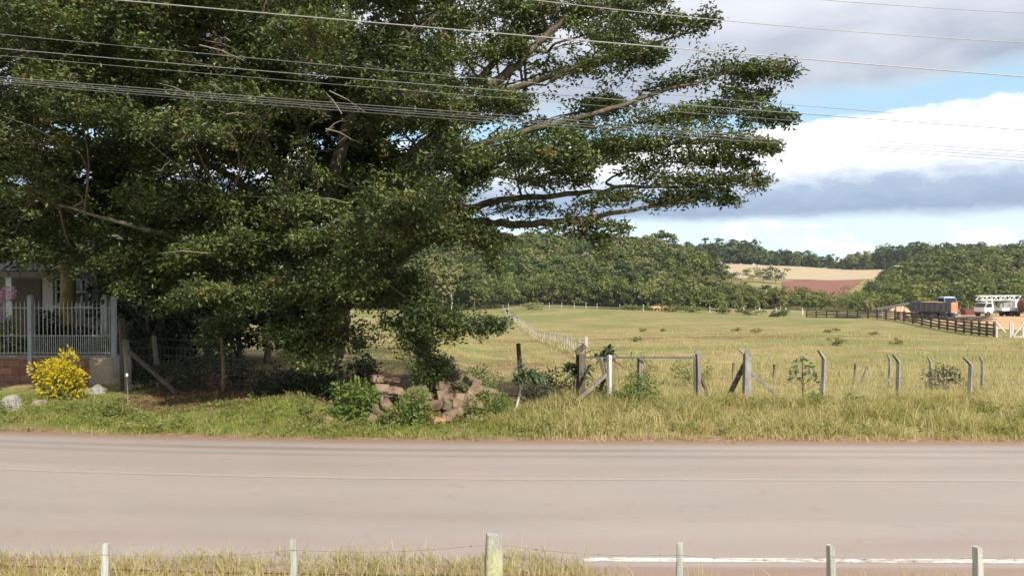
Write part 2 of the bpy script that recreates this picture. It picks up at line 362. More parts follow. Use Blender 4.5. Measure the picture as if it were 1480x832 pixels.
M_yard = surf('orange_yard_earth', [(.40, .24, .11), (.50, .32, .16), (.36, .20, .09)], .12, .95, .3, .05)
drape('stubble_field', [(1022, 377), (1100, 379), (1180, 382), (1275, 386)], [(1040, 401), (1120, 405), (1180, 405), (1262, 404)], M_straw)
drape('ploughed_field', [(1130, 407.5), (1185, 405), (1246, 402.8)], [(1132, 428), (1172, 433), (1212, 429)], M_red, .28)
drape('yard', [(1255, 447), (1340, 446), (1420, 447), (1560, 449)], [(1265, 453), (1350, 468), (1430, 476), (1560, 482)], M_yard, .06, 60, 20)
# ------------------------------------------------------------------ materials of plants and wood
M_fig = leafm('fig_leaves', [(.017, .031, .011), (.044, .070, .020), (.108, .142, .036), (.24, .255, .078)], .46, .24, patch=.8, spec=.45)
M_figb = leafm('ageing_leaves', [(.16, .10, .035), (.24, .17, .05)], .6, .3)
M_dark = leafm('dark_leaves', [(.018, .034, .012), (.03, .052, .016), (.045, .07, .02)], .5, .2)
M_forest = leafm('forest_leaves', [(.026, .042, .018), (.062, .090, .030), (.125, .158, .045), (.21, .225, .066), (.27, .235, .15)], .7, .3, tone=True, spec=.25)
M_shrub = leafm('shrub_leaves', [(.09, .15, .03), (.15, .22, .045), (.23, .29, .075)], .5, .35, patch=3)
M_weed = leafm('weed_leaves', [(.12, .16, .035), (.19, .225, .055), (.31, .30, .11)], .6, .35, patch=1.5)
M_long = leafm('long_grey_green_leaves', [(.085, .125, .06), (.12, .16, .08), (.17, .21, .11)], .42, .3)
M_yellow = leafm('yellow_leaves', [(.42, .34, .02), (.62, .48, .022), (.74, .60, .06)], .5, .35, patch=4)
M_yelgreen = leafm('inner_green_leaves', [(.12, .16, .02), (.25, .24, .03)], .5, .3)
M_pink = leafm('mauve_petals', [(.45, .22, .55), (.66, .40, .70), (.84, .70, .86)], .6, .3)
M_grass = leafm('verge_grass', [(.16, .21, .035), (.28, .285, .075), (.50, .43, .205), (.64, .56, .35)], .6, .4, tone=True, spec=.2)
def bark(name, a, b, c_, moss, mfac, sc=3):
    k = NT(name); v = k.obj(); n = k.noise(k.mapping(v, (1, 1, .35)), sc * 2, 6, .7); g = k.noise(v, sc * .35, 4); h = k.noise(v, sc * 9, 4)
    c = k.ramp(n, [(.3, a), (.5, b), (.7, c_)]); c = k.mix(k.mr(g, .5, .64, 0, mfac), c, moss)
    c = k.mix(.4, c, k.ramp(h, [(.3, .3), (.7, .75)]), 'OVERLAY')
    k.color(c); k.p.inputs['Roughness'].default_value = .9; k.bump(n, .7, .04); return k.m
M_bark = bark('fig_bark', (.065, .05, .038), (.125, .10, .075), (.27, .225, .175), (.075, .078, .03), .75)
M_twig = surf('twig_bark', [(.055, .042, .03), (.125, .098, .07)], 3, .9, 0)
M_pale = surf('pale_bark', [(.38, .34, .29), (.55, .5, .44)], 2, .9, 0)
M_mossy = bark('mossy_bark', (.12, .09, .055), (.22, .17, .09), (.34, .28, .17), (.13, .12, .03), .9, 4)
M_conc = surf('weathered_concrete', [(.13, .12, .11), (.25, .232, .21), (.36, .338, .31)], 5, .9, .4, .008, (1, 1, .4))
M_grey = surf('weathered_wood', [(.12, .095, .07), (.22, .185, .15), (.34, .30, .26)], 5, .9, .5, .012, (3, 3, .3))
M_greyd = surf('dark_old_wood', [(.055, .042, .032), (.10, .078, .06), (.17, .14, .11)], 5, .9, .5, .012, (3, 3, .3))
M_stake = surf('silvered_stake_wood', [(.20, .205, .18), (.36, .36, .325), (.52, .52, .48)], 6, .9, .4, .006, (3, 3, .4))
M_wire = surf('galvanised_wire', [(.26, .25, .24), (.4, .39, .38)], 5, .55, 0, metal=.5)
M_rust = surf('rusty_wire', [(.16, .11, .09), (.25, .2, .18)], 8, .8, 0)
M_dry = surf('dry_bare_twig', [(.17, .14, .10), (.29, .25, .20)], 3, .9, 0)
def limbmesh(mb, P, r0, r1, k=8, wob=.06, m=0, flare=0):
    P = np.array(P); n = len(P) * 5; s = np.linspace(0, len(P) - 1, n); Q = np.stack([np.interp(s, range(len(P)), P[:, j]) for j in range(3)], 1)
    ker = np.array([1, 2, 3, 2, 1.]) / 9
    for j in range(3):
        q = np.convolve(np.pad(Q[:, j], 2, 'edge'), ker, 'valid'); q[0], q[-1] = P[0, j], P[-1, j]; Q[:, j] = q
    t = np.linspace(0, 1, n); Q[1:-1] += RN.normal(size=(n - 2, 3)) * (r0 * .12)
    rr = r0 + (r1 - r0) * t ** .8
    if flare: rr = rr * (1 + flare * np.exp(-t * 9))
    mb.tube(Q, rr, k, m, wob=wob); return Q, rr
def cluster_leaves(mb, C, per, rad_, L, Wd, m=0, up=.9, droop=0.):
    n = len(C); P = np.repeat(C, per, 0) + rdir(n * per) * (RN.uniform(0.15, 1, n * per) ** .6)[:, None] * rad_ * np.array([1, 1, .7])
    D = rdir(n * per, -droop, .6); N = rdir(n * per, up)
    leaves(mb, P, D, N, L * RN.uniform(.5, 1.45, n * per), Wd * RN.uniform(.7, 1.2, n * per), m)
# ------------------------------------------------------------------ the great fig by the road
FT = thing('fig_tree', gp(474, 20.6), 'huge spreading fig tree with dark glossy leaves and long limbs reaching out over the pasture', 'tree')
LN = []                                     # limb network: points with radius
def limb(pts, r0, r1, name='limb', k=9):
    P = [at(*q) for q in pts]; b = MB(); Q, rr = limbmesh(b, P, r0 * .8, r1 * .75, k, .09); b.build(name, M_bark, FT)
    LN.extend([(q, r) for q, r in zip(Q, rr)])
b = MB()
tp = [gp(474, 20.6) - [0, 0, .3]] + [at(*q) for q in ((476, 545, 20.6), (478, 500, 20.5), (484, 455, 20.4), (490, 425, 20.3))]
Q, rr = limbmesh(b, tp, .38, .36, 14, .10, flare=.2); LN.extend(zip(Q, rr))
for q in range(7):                          # buttress roots and fused aerial stems
    a = q * .9 + .3; o = np.array([math.cos(a), math.sin(a), 0]); g0 = tp[0] + [0, 0, .3]
    b.tube([g0 + o * .75 + [0, 0, -.15], g0 + o * .45 + [0, 0, .10], g0 + o * .3 + [0, 0, .6], g0 + o * .25 + [0, 0, 1.7]], [.05, .10, .12, .09], 7, wob=.1)
b.build('trunk', M_bark, FT)
limb([(486, 450, 20.4), (540, 402, 20), (622, 342, 19), (680, 318, 18.4), (760, 324, 18), (835, 317, 17.8), (920, 302, 17.6), (1010, 287, 17.4)], .27, .035)
limb([(548, 398, 20), (640, 320, 19), (717, 287, 18.5), (810, 284, 18), (910, 268, 17.8), (1050, 272, 17.4)], .19, .03)
limb([(490, 428, 20.3), (522, 335, 20), (580, 240, 19.4), (680, 150, 19), (745, 95, 18.8), (800, 40, 18.8), (860, -10, 18.6)], .30, .08)
limb([(524, 330, 20), (600, 245, 19), (720, 200, 18.4), (850, 168, 18), (970, 128, 17.6), (1085, 98, 17.2)], .19, .03)
limb([(488, 430, 20.3), (472, 300, 20.4), (500, 180, 20.6), (560, 90, 20.6), (640, 15, 20.5), (700, -60, 20.5)], .30, .1)
limb([(482, 440, 20.4), (430, 320, 20.2), (380, 200, 20), (312, 60, 20), (280, -50, 20)], .30, .1)
limb([(478, 455, 20.4), (385, 385, 19.6), (280, 350, 18.4), (160, 318, 17.4), (50, 285, 17.6)], .16, .03)
limb([(432, 325, 20.2), (330, 250, 20), (205, 195, 19.4), (70, 150, 19), (-70, 110, 18.6)], .15, .04)
limb([(582, 238, 19.4), (700, 232, 18.6), (830, 226, 18), (950, 212, 17.6), (1085, 188, 17.2)], .15, .03)
limb([(500, 435, 20.2), (560, 428, 19.2), (620, 458, 18.4), (690, 480, 18)], .10, .02)
limb([(680, 150, 19), (790, 112, 18.6), (900, 75, 18.2), (1010, 45, 17.8)], .14, .03)
limb([(640, 175, 19), (740, 60, 19.6), (850, 20, 19.8), (960, -10, 19.8)], .14, .04)
limb([(470, 420, 20.4), (430, 380, 19.2), (400, 330, 18.4), (330, 290, 17.6)], .12, .03)
limb([(474, 330, 20.4), (450, 240, 19.4), (420, 150, 18.6), (360, 80, 18)], .13, .03)
limb([(540, 200, 20.6), (480, 100, 22), (400, 20, 24), (330, -60, 26)], .15, .05)
limb([(432, 330, 20.2), (330, 300, 22.5), (200, 260, 25), (60, 220, 27)], .16, .05)
limb([(560, 280, 19.6), (590, 230, 21.5), (660, 190, 24), (760, 150, 26)], .14, .04)
LP = np.array([q for q, r in LN]); LR = np.array([r for q, r in LN])
LF, TW = MB(), MB()
HOLES = [(600, 205, 42, 20), (690, 288, 32, 16), (655, 318, 22, 9), (12, 105, 14, 24), (60, 212, 22, 10), (122, 258, 20, 10), (300, 52, 10, 16), (30, 262, 22, 12), (575, 268, 22, 9), (760, 285, 30, 9), (735, 318, 36, 7),
         (800, 160, 45, 14), (820, 130, 30, 10), (850, 275, 40, 8), (930, 272, 40, 7), (1000, 248, 30, 7), (1010, 142, 40, 9), (960, 100, 26, 10), (820, 65, 30, 24), (640, 250, 20, 10), (85, 40, 14, 8)]
def proj(P):
    d = P - np.array([0, 0, CH]); f = d[:, 1] * cp - d[:, 2] * sp; u = d[:, 1] * sp + d[:, 2] * cp
    return 740 + FPX * d[:, 0] / f, 416 - FPX * u / f
def spray(p0, p1, t, dw, n, L=.108, per=18, tie=True, holes=True, crad=.25):
    """a leafy bough: a spine from p0 to p1 with side twigs ending in leaf clusters; t is its half height in pixels"""
    A, B = at(*p0), at(*p1); th = t / FPX * (p0[2] + p1[2]) / 2
    sag = np.array([0, 0, 1.]) * np.linalg.norm(B - A) * R.uniform(.02, .08)
    sp_ = [A, A + (B - A) * .35 + sag, A + (B - A) * .7 + sag * .9, B]
    if tie:
        dd = np.linalg.norm(LP - A, axis=1) + (LP[:, 2] > A[2]) * .8; j = int(np.argmin(dd)); s0 = LP[j]
        if dd[j] > .15:
            mid = (s0 + A) / 2 + RN.normal(size=3) * .12; sp_ = [s0, mid] + sp_
    rr = min(.075, max(.022, np.linalg.norm(B - A) * .013))
    limbmesh(TW, sp_, rr, .010, 5, 0)
    s = RN.beta(1.5, 1.1, n); prof = np.sin(np.clip(s * .86 + .14, 0, 1) * np.pi) ** .55
    S_ = A + np.outer(s, B - A) + np.outer(np.sin(s * np.pi), sag)
    vert = np.where(RN.random(n) < .72, np.abs(RN.normal(0, .55, n)), -np.abs(RN.normal(0, .4, n))) * th * prof
    lump = .75 + .65 * np.sin(s * R.uniform(9, 17) + R.uniform(0, 6))
    axis_ = B - A; side = np.cross(axis_ / (np.linalg.norm(axis_) + 1e-9), [0, 0, 1.]); side /= np.linalg.norm(side) + 1e-9
    C = S_ + np.outer(vert * lump, [0, 0, 1.]) + np.outer(RN.normal(0, .55, n) * dw * prof, side) + RN.normal(size=(n, 3)) * .06
    if holes:
        px, py = proj(C); keep = np.ones(n, bool)
        for hx, hy, hw, hh in HOLES: keep &= ~((((px - hx) / hw) ** 2 + ((py - hy) / hh) ** 2 < 1) & (RN.random(n) < .93))
        C, S_ = C[keep], S_[keep]
    for c_, s_ in zip(C[::2], S_[::2]):
        m_ = (c_ + s_) / 2 + RN.normal(size=3) * .08
        TW.tube([s_, m_, c_], [.012, .008, .004], 3, cap=False)
    old = RN.random(len(C)) < .02
    cluster_leaves(LF, C[~old], per, crad, L, L * .52, 0, 1.1)
    if old.any(): cluster_leaves(LF, C[old], per, .2, L, L * .5, 1, .8)
for p0, p1, t, dw, n in [
    # the long right-hand sprays seen against the sky
    ((800, 62, 18.5), (1035, 34, 17.5), 34, 1.0, 210), ((780, 22, 19), (962, 2, 18.6), 32, 1.0, 170), ((800, 112, 18.3), (965, 78, 17.6), 40, 1.0, 190), ((700, 60, 19.2), (850, 20, 19), 40, 1.2, 130),
    ((925, 132, 18), (1152, 104, 17.2), 24, .8, 200), ((1000, 152, 18.3), (1118, 138, 17.9), 15, .7, 80), ((870, 190, 18), (1148, 172, 17.3), 27, 1.0, 260), ((785, 178, 18.8), (900, 150, 18.4), 26, 1.0, 110),
    ((850, 218, 17.6), (1122, 212, 17), 26, 1.0, 270), ((890, 252, 18), (1092, 240, 17.4), 18, .8, 150), ((860, 288, 18), (1108, 266, 17.3), 15, .8, 200), ((950, 292, 18), (1068, 288, 17.6), 9, .6, 60),
    ((640, 262, 17.2), (862, 238, 16.6), 38, 1.0, 300), ((740, 228, 17.4), (905, 212, 17), 28, 1.0, 160), ((560, 302, 17.6), (700, 268, 16.8), 34, 1.0, 190), ((560, 350, 18), (700, 338, 17.2), 36, 1.0, 170),
    ((660, 345, 18.2), (735, 352, 17.8), 24, .7, 75), ((720, 322, 18), (885, 345, 17.6), 9, .5, 60), ((800, 322, 17.8), (915, 330, 17.6), 8, .5, 45), ((840, 318, 17.8), (880, 375, 17.7), 10, .3, 22), ((690, 340, 18), (720, 400, 17.9), 16, .4, 40),
    # boughs hanging low to the right of the trunk
    ((555, 432, 18.6), (660, 488, 16.8), 32, .9, 200), ((560, 462, 18.6), (640, 545, 17.9), 30, .8, 170), ((640, 478, 17.6), (728, 474, 16.4), 15, .6, 100), ((520, 410, 18.6), (600, 420, 17.8), 32, .9, 130), ((600, 400, 18.6), (610, 470, 18), 30, .7, 90),
    ((620, 172, 18.8), (765, 142, 18.2), 38, 1.1, 190), ((600, 105, 18.9), (762, 72, 18.4), 36, 1.1, 180), ((640, 45, 19), (790, 12, 18.6), 34, 1.1, 150), ((500, 382, 18.6), (610, 350, 17.6), 38, 1.0, 170), ((520, 300, 18.8), (620, 300, 17.8), 30, 1.0, 120),
    ((700, 312, 18.2), (800, 300, 17.6), 12, .6, 60), ((820, 300, 17.8), (930, 285, 17.5), 11, .6, 60), ((930, 300, 17.7), (1020, 280, 17.4), 9, .5, 45), ((600, 320, 18.4), (690, 300, 17.8), 22, .8, 90), ((760, 268, 18), (850, 262, 17.6), 16, .7, 70),
    ((480, 480, 18.6), (455, 540, 17.9), 20, .8, 70),
    # over the house
    ((60, 318, 20), (-40, 350, 19), 26, 1.2, 130), ((120, 330, 20), (30, 366, 19), 22, 1.1, 120), ((150, 340, 20), (70, 352, 18.5), 24, 1.1, 120), ((200, 350, 19.5), (150, 384, 18), 24, 1.1, 120), ((230, 380, 19.5), (185, 425, 18.3), 24, .9, 110), ((300, 400, 20), (225, 455, 19), 26, .9, 120), ((20, 300, 21), (-80, 320, 20), 28, 1.2, 110),
    ((500, 400, 18.6), (470, 470, 17.8), 34, .9, 140), ((450, 450, 18.6), (420, 520, 18), 28, .8, 110), ((360, 430, 19), (300, 490, 18), 28, .9, 110), ((560, 380, 18.4), (540, 440, 17.6), 30, .8, 110),
    # hanging skirt left of the trunk
    ((480, 440, 19), (392, 492, 17.6), 34, 1.0, 180), ((446, 400, 18.6), (330, 444, 17), 36, 1.0, 180), ((380, 425, 17.4), (245, 436, 16.4), 20, .9, 150), ((430, 352, 18.4), (250, 372, 16.6), 38, 1.1, 220), ((500, 470, 19.2), (520, 500, 18.6), 22, .7, 60), ((470, 470, 18.8), (440, 520, 18.2), 22, .6, 70),
]: spray(p0, p1, t, dw, n)
def mass(n, yr, step, L, per, ncl, seed):
    rr_ = random.Random(seed)
    for q in range(n):
        Y0 = rr_.uniform(*yr); px = rr_.uniform(-110, 640); lo = 372 if px < 190 else (430 if px < 560 else 360)
        py = rr_.uniform(-70, lo); Y0 = max(Y0, 17.2 + (py - 230) * .012) if py > 200 and px < 420 else Y0; dx = px - 470; ln = rr_.uniform(.55, 1.1)
        if Y0 < 18.5 and 120 < px < 430 and 205 < py < 345 and rr_.random() < .45: continue
        sgn_ = 1 if dx > rr_.uniform(-120, 120) else -1
        ex = px + sgn_ * 95 * ln; ey = py + rr_.uniform(-35, 32); dY = rr_.uniform(-1.3, .5)
        spray((px - sgn_ * 60 * ln, py + 14, Y0), (ex, ey, Y0 + dY), rr_.uniform(24, 40), 1.0, ncl, L, per)
mass(64, (15.2, 17.6), 0, .108, 18, 105, 1); mass(52, (17.6, 20.5), 0, .115, 17, 105, 2); mass(62, (20.5, 26), 0, .17, 13, 100, 3)
for ix in range(11):                        # the deep inner crown
    for iy in range(8):
        px, py = -110 + ix * 68 + R.uniform(-20, 20), -40 + iy * 54 + R.uniform(-18, 18)
        if py > 340 and (px < 200 or px > 530): continue
        spray((px - 50, py + 12, R.uniform(20.5, 23)), (px + 75, py - 8, R.uniform(20.5, 24)), 40, 1.1, 75, .20, 12)
for q in range(16):                         # behind the fork of the main limbs
    px, py = R.uniform(330, 590), R.uniform(130, 320)
    spray((px - 40, py + 14, R.uniform(20.8, 22)), (px + 70, py - 10, R.uniform(21, 23.5)), 42, 1.1, 90, .19, 13)
for q in range(26):                         # the top of the crown, above the picture
    px = R.uniform(-100, 820); py = R.uniform(-330, -70); Y0 = R.uniform(16, 25); s_ = 1 if px > 420 else -1
    spray((px, py + 25, Y0), (px + s_ * 150, py, Y0 + R.uniform(-1.5, 1)), 40, 1.2, 90, .18, 11, holes=False)
for q in range(16):                         # right half behind the front sprays
    px = R.uniform(620, 830); py = R.uniform(-40, 250); Y0 = R.uniform(20, 25)
    spray((px - 60, py + 20, Y0), (px + 110, py - 15, Y0 + .5), 26, 1.2, 75, .16, 12)
for q in range(26):                         # dry bare sprigs at the crown's face, catching the sun
    px, py = (R.uniform(0, 620), R.uniform(20, 400)) if q < 26 else (R.uniform(620, 1000), R.uniform(40, 250))
    p = at(px, py, R.uniform(14.9, 16.6)); d = np.array([R.uniform(-1, 1), R.uniform(-.2, .2), R.uniform(-.45, .45)]) * R.uniform(.25, .6)
    TW.tube([p - d, p + [0, 0, .05], p + d], [.014, .010, .004], 4, m=1, cap=False)
    for j in range(3): e = p + d * R.uniform(-.2, .8); TW.tube([e, e + np.array([R.uniform(-1, 1), R.uniform(-.5, .5), R.uniform(-1, .6)]) * .22], [.006, .002], 3, m=1, cap=False)
crown_o = LF.build('crown', [M_fig, M_figb], FT); TW.build('twigs', [M_twig, M_dry], FT)
# ------------------------------------------------------------------ generic trees
def crown(n, rx, rz, z0, lobes, L, Wd, seed, up=.5, flat=.8):
    g = np.random.default_rng(seed); C = []
    while len(C) < lobes:
        p = g.uniform(-1, 1, 3)
        if .25 < np.linalg.norm(p) < 1: C.append(p)
    C = np.array(C); C *= (1 + .12 * g.normal(size=(lobes, 1))); lr = g.uniform(.26, .46, lobes); j = g.integers(0, lobes, n)
    d = g.normal(size=(n, 3)); d /= np.linalg.norm(d, axis=1, keepdims=True); d[:, 2] = np.where(d[:, 2] < -.25, -d[:, 2], d[:, 2])
    P = C[j] + d * (lr[j] * g.uniform(.62, 1.06, n))[:, None]; P = P * [rx, rx, rz] + [0, 0, z0]
    N = d + np.array([0, 0, up]) + g.normal(size=(n, 3)) * .45; D = np.cross(N, g.normal(size=(n, 3)))
    b = MB(); b_t = np.repeat(0.5, n); leaves(b, P, D, N / np.linalg.norm(N, axis=1, keepdims=True), L * g.uniform(.6, 1.3, n), Wd * g.uniform(.6, 1.3, n), fold=.1)
    return b.V[0], b.F[0][0], C * [rx, rx, rz] + [0, 0, z0]
def trunk_mb(h, r, C, seed, k=6, lean=.0):
    g = np.random.default_rng(seed); b = MB(); top = np.array([g.normal() * lean, g.normal() * lean, h])
    b.tube([[0, 0, -.4], top * .35 + [g.normal() * r, 0, 0], top * .7, top], [r * 1.25, r, r * .8, r * .55], k, wob=.08)
    for c in C[:: max(1, len(C) // 7)]:
        s0 = top * g.uniform(.55, .98); b.tube([s0, (s0 + c) / 2 + [0, 0, -.08 * h], c], [r * .42, r * .28, r * .1], 4)
    return b
def tree(name, loc, label, cat, h, rx, n, L, lm, bm=None, r=None, base=.3, lobes=18, group=None, tone=None, seed=1, flat=.62, rz=None):
    t = thing(name, loc, label, cat, group, world=False); rz = rz or h * (1 - base) / 2
    V, F, C = crown(n, rx, rz, h * base + rz, lobes, L, L * flat, seed)
    MB().add(V, F, 0, False, tone if tone is not None else .5).build('crown', lm, t, tone=tone is not None)
    trunk_mb(h * (base + .25), r or h * .022, C, seed).build('trunk', bm or M_bark, t)
    t.rotation_euler.z = seed * 1.7; return t
# ------------------------------------------------------------------ house behind the garden fence
M_white = surf('old_white_paint', [(.56, .55, .53), (.70, .69, .67)], 2, .7, .1)
M_wall = surf('grey_plaster', [(.20, .195, .185), (.28, .275, .265)], 1.2, .85, .15)
M_panel = surf('brown_board', [(.12, .09, .075), (.16, .125, .10)], 2, .7, .1)
k = NT('corrugated_roof'); wv = k.a('ShaderNodeTexWave', bands_direction='X'); wv.inputs['Scale'].default_value = 2.2; k.l.new(k.obj(), wv.inputs['Vector'])
k.color(k.ramp(k.noise(k.obj(), 1.2, 5), [(.3, (.055, .055, .055)), (.7, (.12, .115, .11))])); k.p.inputs['Roughness'].default_value = .6; k.bump(wv.outputs['Fac'], .9, .08); M_roof = k.m
k = NT('window_glass'); k.color((.02, .025, .028)); k.p.inputs['Roughness'].default_value = .06; M_glass = k.m
HY = 28.0; hx0, hx1 = -26.0, -15.6; fl = .55; ev = 3.55
H = thing('house', (-20, HY, 0), 'pale house with dark corrugated roof and white posted porch under the trees', 'house')
b = MB(); b.box(((hx0 + hx1) / 2, HY + 5, (fl + ev) / 2), (hx1 - hx0, 7, ev - fl)); b.build('wall', M_wall, H)
MB().box(((hx0 + hx1) / 2, HY + 3.4, fl / 2 - .05), (hx1 - hx0 + .3, 10.6, fl + .1)).build('porch_floor', M_conc, H)
b = MB(); b.prism([(-2.3, ev - .02), (4.2, ev + 2.2), (10.5, ev - .02), (10.5, ev + .1), (4.2, ev + 2.34), (-2.3, ev + .1)], hx1 - hx0 + 1.4, ((hx0 + hx1) / 2, HY + .6, 0), (0, 1, 0)); rf = b.build('roof', M_roof, H)
MB().box(((hx0 + hx1) / 2, HY - 1.74, ev - .07), (hx1 - hx0 + 1.44, .05, .2)).build('fascia', M_panel, rf)  # eave board takes the darker board colour to stand in for shade
for px in (15, 152, -60):
    x = (px - 740) / FPX * (HY - 1.4)
    b = MB(); b.box((x, HY - 1.4, (fl + ev) / 2), (.21, .21, ev - fl)); b.box((x, HY - 1.4, fl + .15), (.29, .29, .3)); b.box((x, HY - 1.4, ev - .12), (.28, .28, .16)); b.build('porch_post', M_white, H)
wy = HY + 1.46
def wx(px): return (px - 740) / FPX * wy
MB().box(((wx(22) + wx(60)) / 2, wy, 1.95), (1.05, .06, 2.6)).build('door', M_panel, H)
MB().box((wx(70), wy - .02, 1.9), (.42, .06, 3.0)).build('wall_panel', M_white, H)
for a, c_ in ((82, 97), (107, 131)):
    x0, x1 = wx(a), wx(c_); z0, z1 = 2.3, 3.3; xm = (x0 + x1) / 2
    b = MB()
    for q in (x0, x1, xm): b.box((q, wy - .03, (z0 + z1) / 2), (.06, .08, z1 - z0 + .06))
    for q in (z0, (z0 + z1) / 2, z1): b.box((xm, wy - .035, q), (x1 - x0 + .05, .07, .055))
    wd = b.build('window', M_white, H)
    MB().box((xm, wy + .02, (z0 + z1) / 2), (x1 - x0, .02, z1 - z0)).build('pane', M_glass, wd)
    MB().box((xm, wy - .1, z0 - .09), (x1 - x0 + .3, .22, .09)).build('sill', M_white, wd)
# garden wall of rough red stone with the white railing on it
k = NT('red_stone_wall'); v = k.obj(); br = k.a('ShaderNodeTexBrick'); br.inputs['Scale'].default_value = 1; br.inputs['Brick Width'].default_value = .52; br.inputs['Row Height'].default_value = .24; br.inputs['Mortar Size'].default_value = .016; br.inputs['Mortar Smooth'].default_value = .4
sx, sy, sz = k.sep(v); cb = k.a('ShaderNodeCombineXYZ'); k.l.new(k.math('ADD', sx, sy), cb.inputs[0]); k.l.new(sz, cb.inputs[1]); k.l.new(cb.outputs[0], br.inputs['Vector'])
br.inputs['Color1'].default_value = (.23, .105, .07, 1); br.inputs['Color2'].default_value = (.33, .19, .13, 1); br.inputs['Mortar'].default_value = (.16, .11, .08, 1)
k.color(k.mix(.6, br.outputs['Color'], k.ramp(k.noise(v, 5, 6, .7), [(.25, .2), (.7, .8)]), 'OVERLAY')); k.p.inputs['Roughness'].default_value = .95; k.bump(k.math('SUBTRACT', k.noise(v, 9, 5), k.math('MULTIPLY', br.outputs['Fac'], 1.2)), .8, .03); M_stonewall = k.m
GYW = 23.6; wt = .80
def gxp(px): return (px - 740) / FPX * GYW
GW = thing('garden_wall', (-14, GYW, 0), 'low reddish stone wall along the front of the garden', 'wall')
b = MB(); b.box(((gxp(-170) + gxp(133)) / 2, GYW, wt / 2 - .1), (gxp(133) - gxp(-170), .3, wt + .2)); b.build('stone_course', M_stonewall, GW)
b = MB(); b.box(((gxp(-170) + gxp(168)) / 2, GYW - .0, wt + .03), (gxp(168) - gxp(-170), .36, .06)); b.build('coping', M_conc, GW)
b = MB(); b.box(((gxp(133.2) + gxp(168)) / 2, GYW - .02, wt / 2 - .1), (gxp(168) - gxp(133.2), .36, wt + .2)); b.build('end_pier', surf('patchy_render', [(.24, .17, .12), (.42, .33, .25), (.50, .42, .34)], 2.5, .9, .4, .02), GW)
M_rail = surf('shade_greyed_white_paint', [(.46, .46, .45), (.58, .58, .57)], 2, .7, 0)  # white railing paint greyed to stand in for the crown's shade
RF = thing('garden_railing', (-14, GYW, wt), 'white metal bar railing with grey blue posts on the garden wall', 'fence')
M_bluep = surf('grey_blue_paint', [(.25, .28, .33), (.36, .39, .44)], 4, .6, .1)  # post paint darkened for that shade too
zt = 2.52
for px in (47, 167, -75):
    b = MB(); b.box((gxp(px), GYW - .12, 1.5), (.13, .13, 2.5)); b.lathe((gxp(px), GYW - .12, 2.75), [(.085, 0), (.07, .05), (.01, .07)], 10); b.build('post', M_bluep, RF)
for a, c_ in ((-160, -75), (-75, 47), (47, 167)):
    b = MB(); x = gxp(a) + .14; q = 0
    while x < gxp(c_) - .1:
        b.box((x, GYW - .12, (wt + .1 + zt) / 2), (.015, .015, zt - wt - .1), m=0); b.lathe((x, GYW - .12, zt), [(.011, 0), (.001, .12)], 5)
        if a >= 47: b.box((x + .067, GYW - .12, (wt + .1 + 1.5) / 2 + .02), (.011, .011, 1.5 - wt - .1))
        x += .134
    for z in (wt + .14, 1.5, zt - .12): b.box(((gxp(a) + gxp(c_)) / 2, GYW - .12 + .018, z), (gxp(c_) - gxp(a) - .13, .012, .022))
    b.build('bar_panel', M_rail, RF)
# ------------------------------------------------------------------ shrubs and garden plants
def bush(name, loc, label, cat, rx, ry, h, n, L, mats, seed, group=None, split=None, Wr=.5, droop=0., up=.9, stems=9):
    g = np.random.default_rng(seed); t = thing(name, loc, label, cat, group, world=False)
    lob = g.uniform(-1, 1, (26, 3)) * [.75, .75, .42] + [0, 0, .5]; lob = lob * [rx, ry, h]; lob[:, 2] = np.abs(lob[:, 2]) * (1 - .35 * (lob[:, 0] / rx) ** 2) + .05 * h
    j = g.integers(0, len(lob), n); d = g.normal(size=(n, 3)); d /= np.linalg.norm(d, axis=1, keepdims=True)
    P = lob[j] + d * (g.uniform(.45, 1, n) * min(rx, ry, h) * .42)[:, None]; P[:, 2] = np.maximum(P[:, 2], .02)
    D = d + g.normal(size=(n, 3)) * .5; D[:, 2] -= droop; N = g.normal(size=(n, 3)); N[:, 2] += up
    b = MB(); leaves(b, P, D, N, L * g.uniform(.6, 1.3, n), L * Wr * g.uniform(.7, 1.2, n), 0)
    b.build('foliage', mats[0], t)
    if split:
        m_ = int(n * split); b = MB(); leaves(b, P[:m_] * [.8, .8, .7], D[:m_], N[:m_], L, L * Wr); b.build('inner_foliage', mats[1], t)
    s = MB()
    for q in range(stems): s.tube([[g.normal() * .06, g.normal() * .06, -.05], lob[q % 26] * [.5, .5, .6], lob[q % 26]], [.014, .01, .004], 4)
    s.build('stem', M_twig, t); return t
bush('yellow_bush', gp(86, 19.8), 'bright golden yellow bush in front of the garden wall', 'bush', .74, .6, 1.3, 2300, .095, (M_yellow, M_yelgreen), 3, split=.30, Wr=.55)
bush('flowering_shrub', gp(-2, 25.2), 'garden shrub topped with mauve and pink flowers behind the railing', 'bush', .7, .6, 1.9, 1500, .12, (M_dark, M_dark), 4)
fb = [o for o in bpy.data.objects if o.name.startswith('flowering_shrub')][0]
b = MB(); g = RN
for q in range(9):
    c_ = np.array([g.uniform(-.1, .75), g.uniform(-.75, -.2), g.uniform(1.85, 3.05)]); n = 60; d = rdir(n); leaves(b, c_ + d * .16, d + .3 * rdir(n), rdir(n), .10, .085)
b.build('blossom', M_pink, fb)
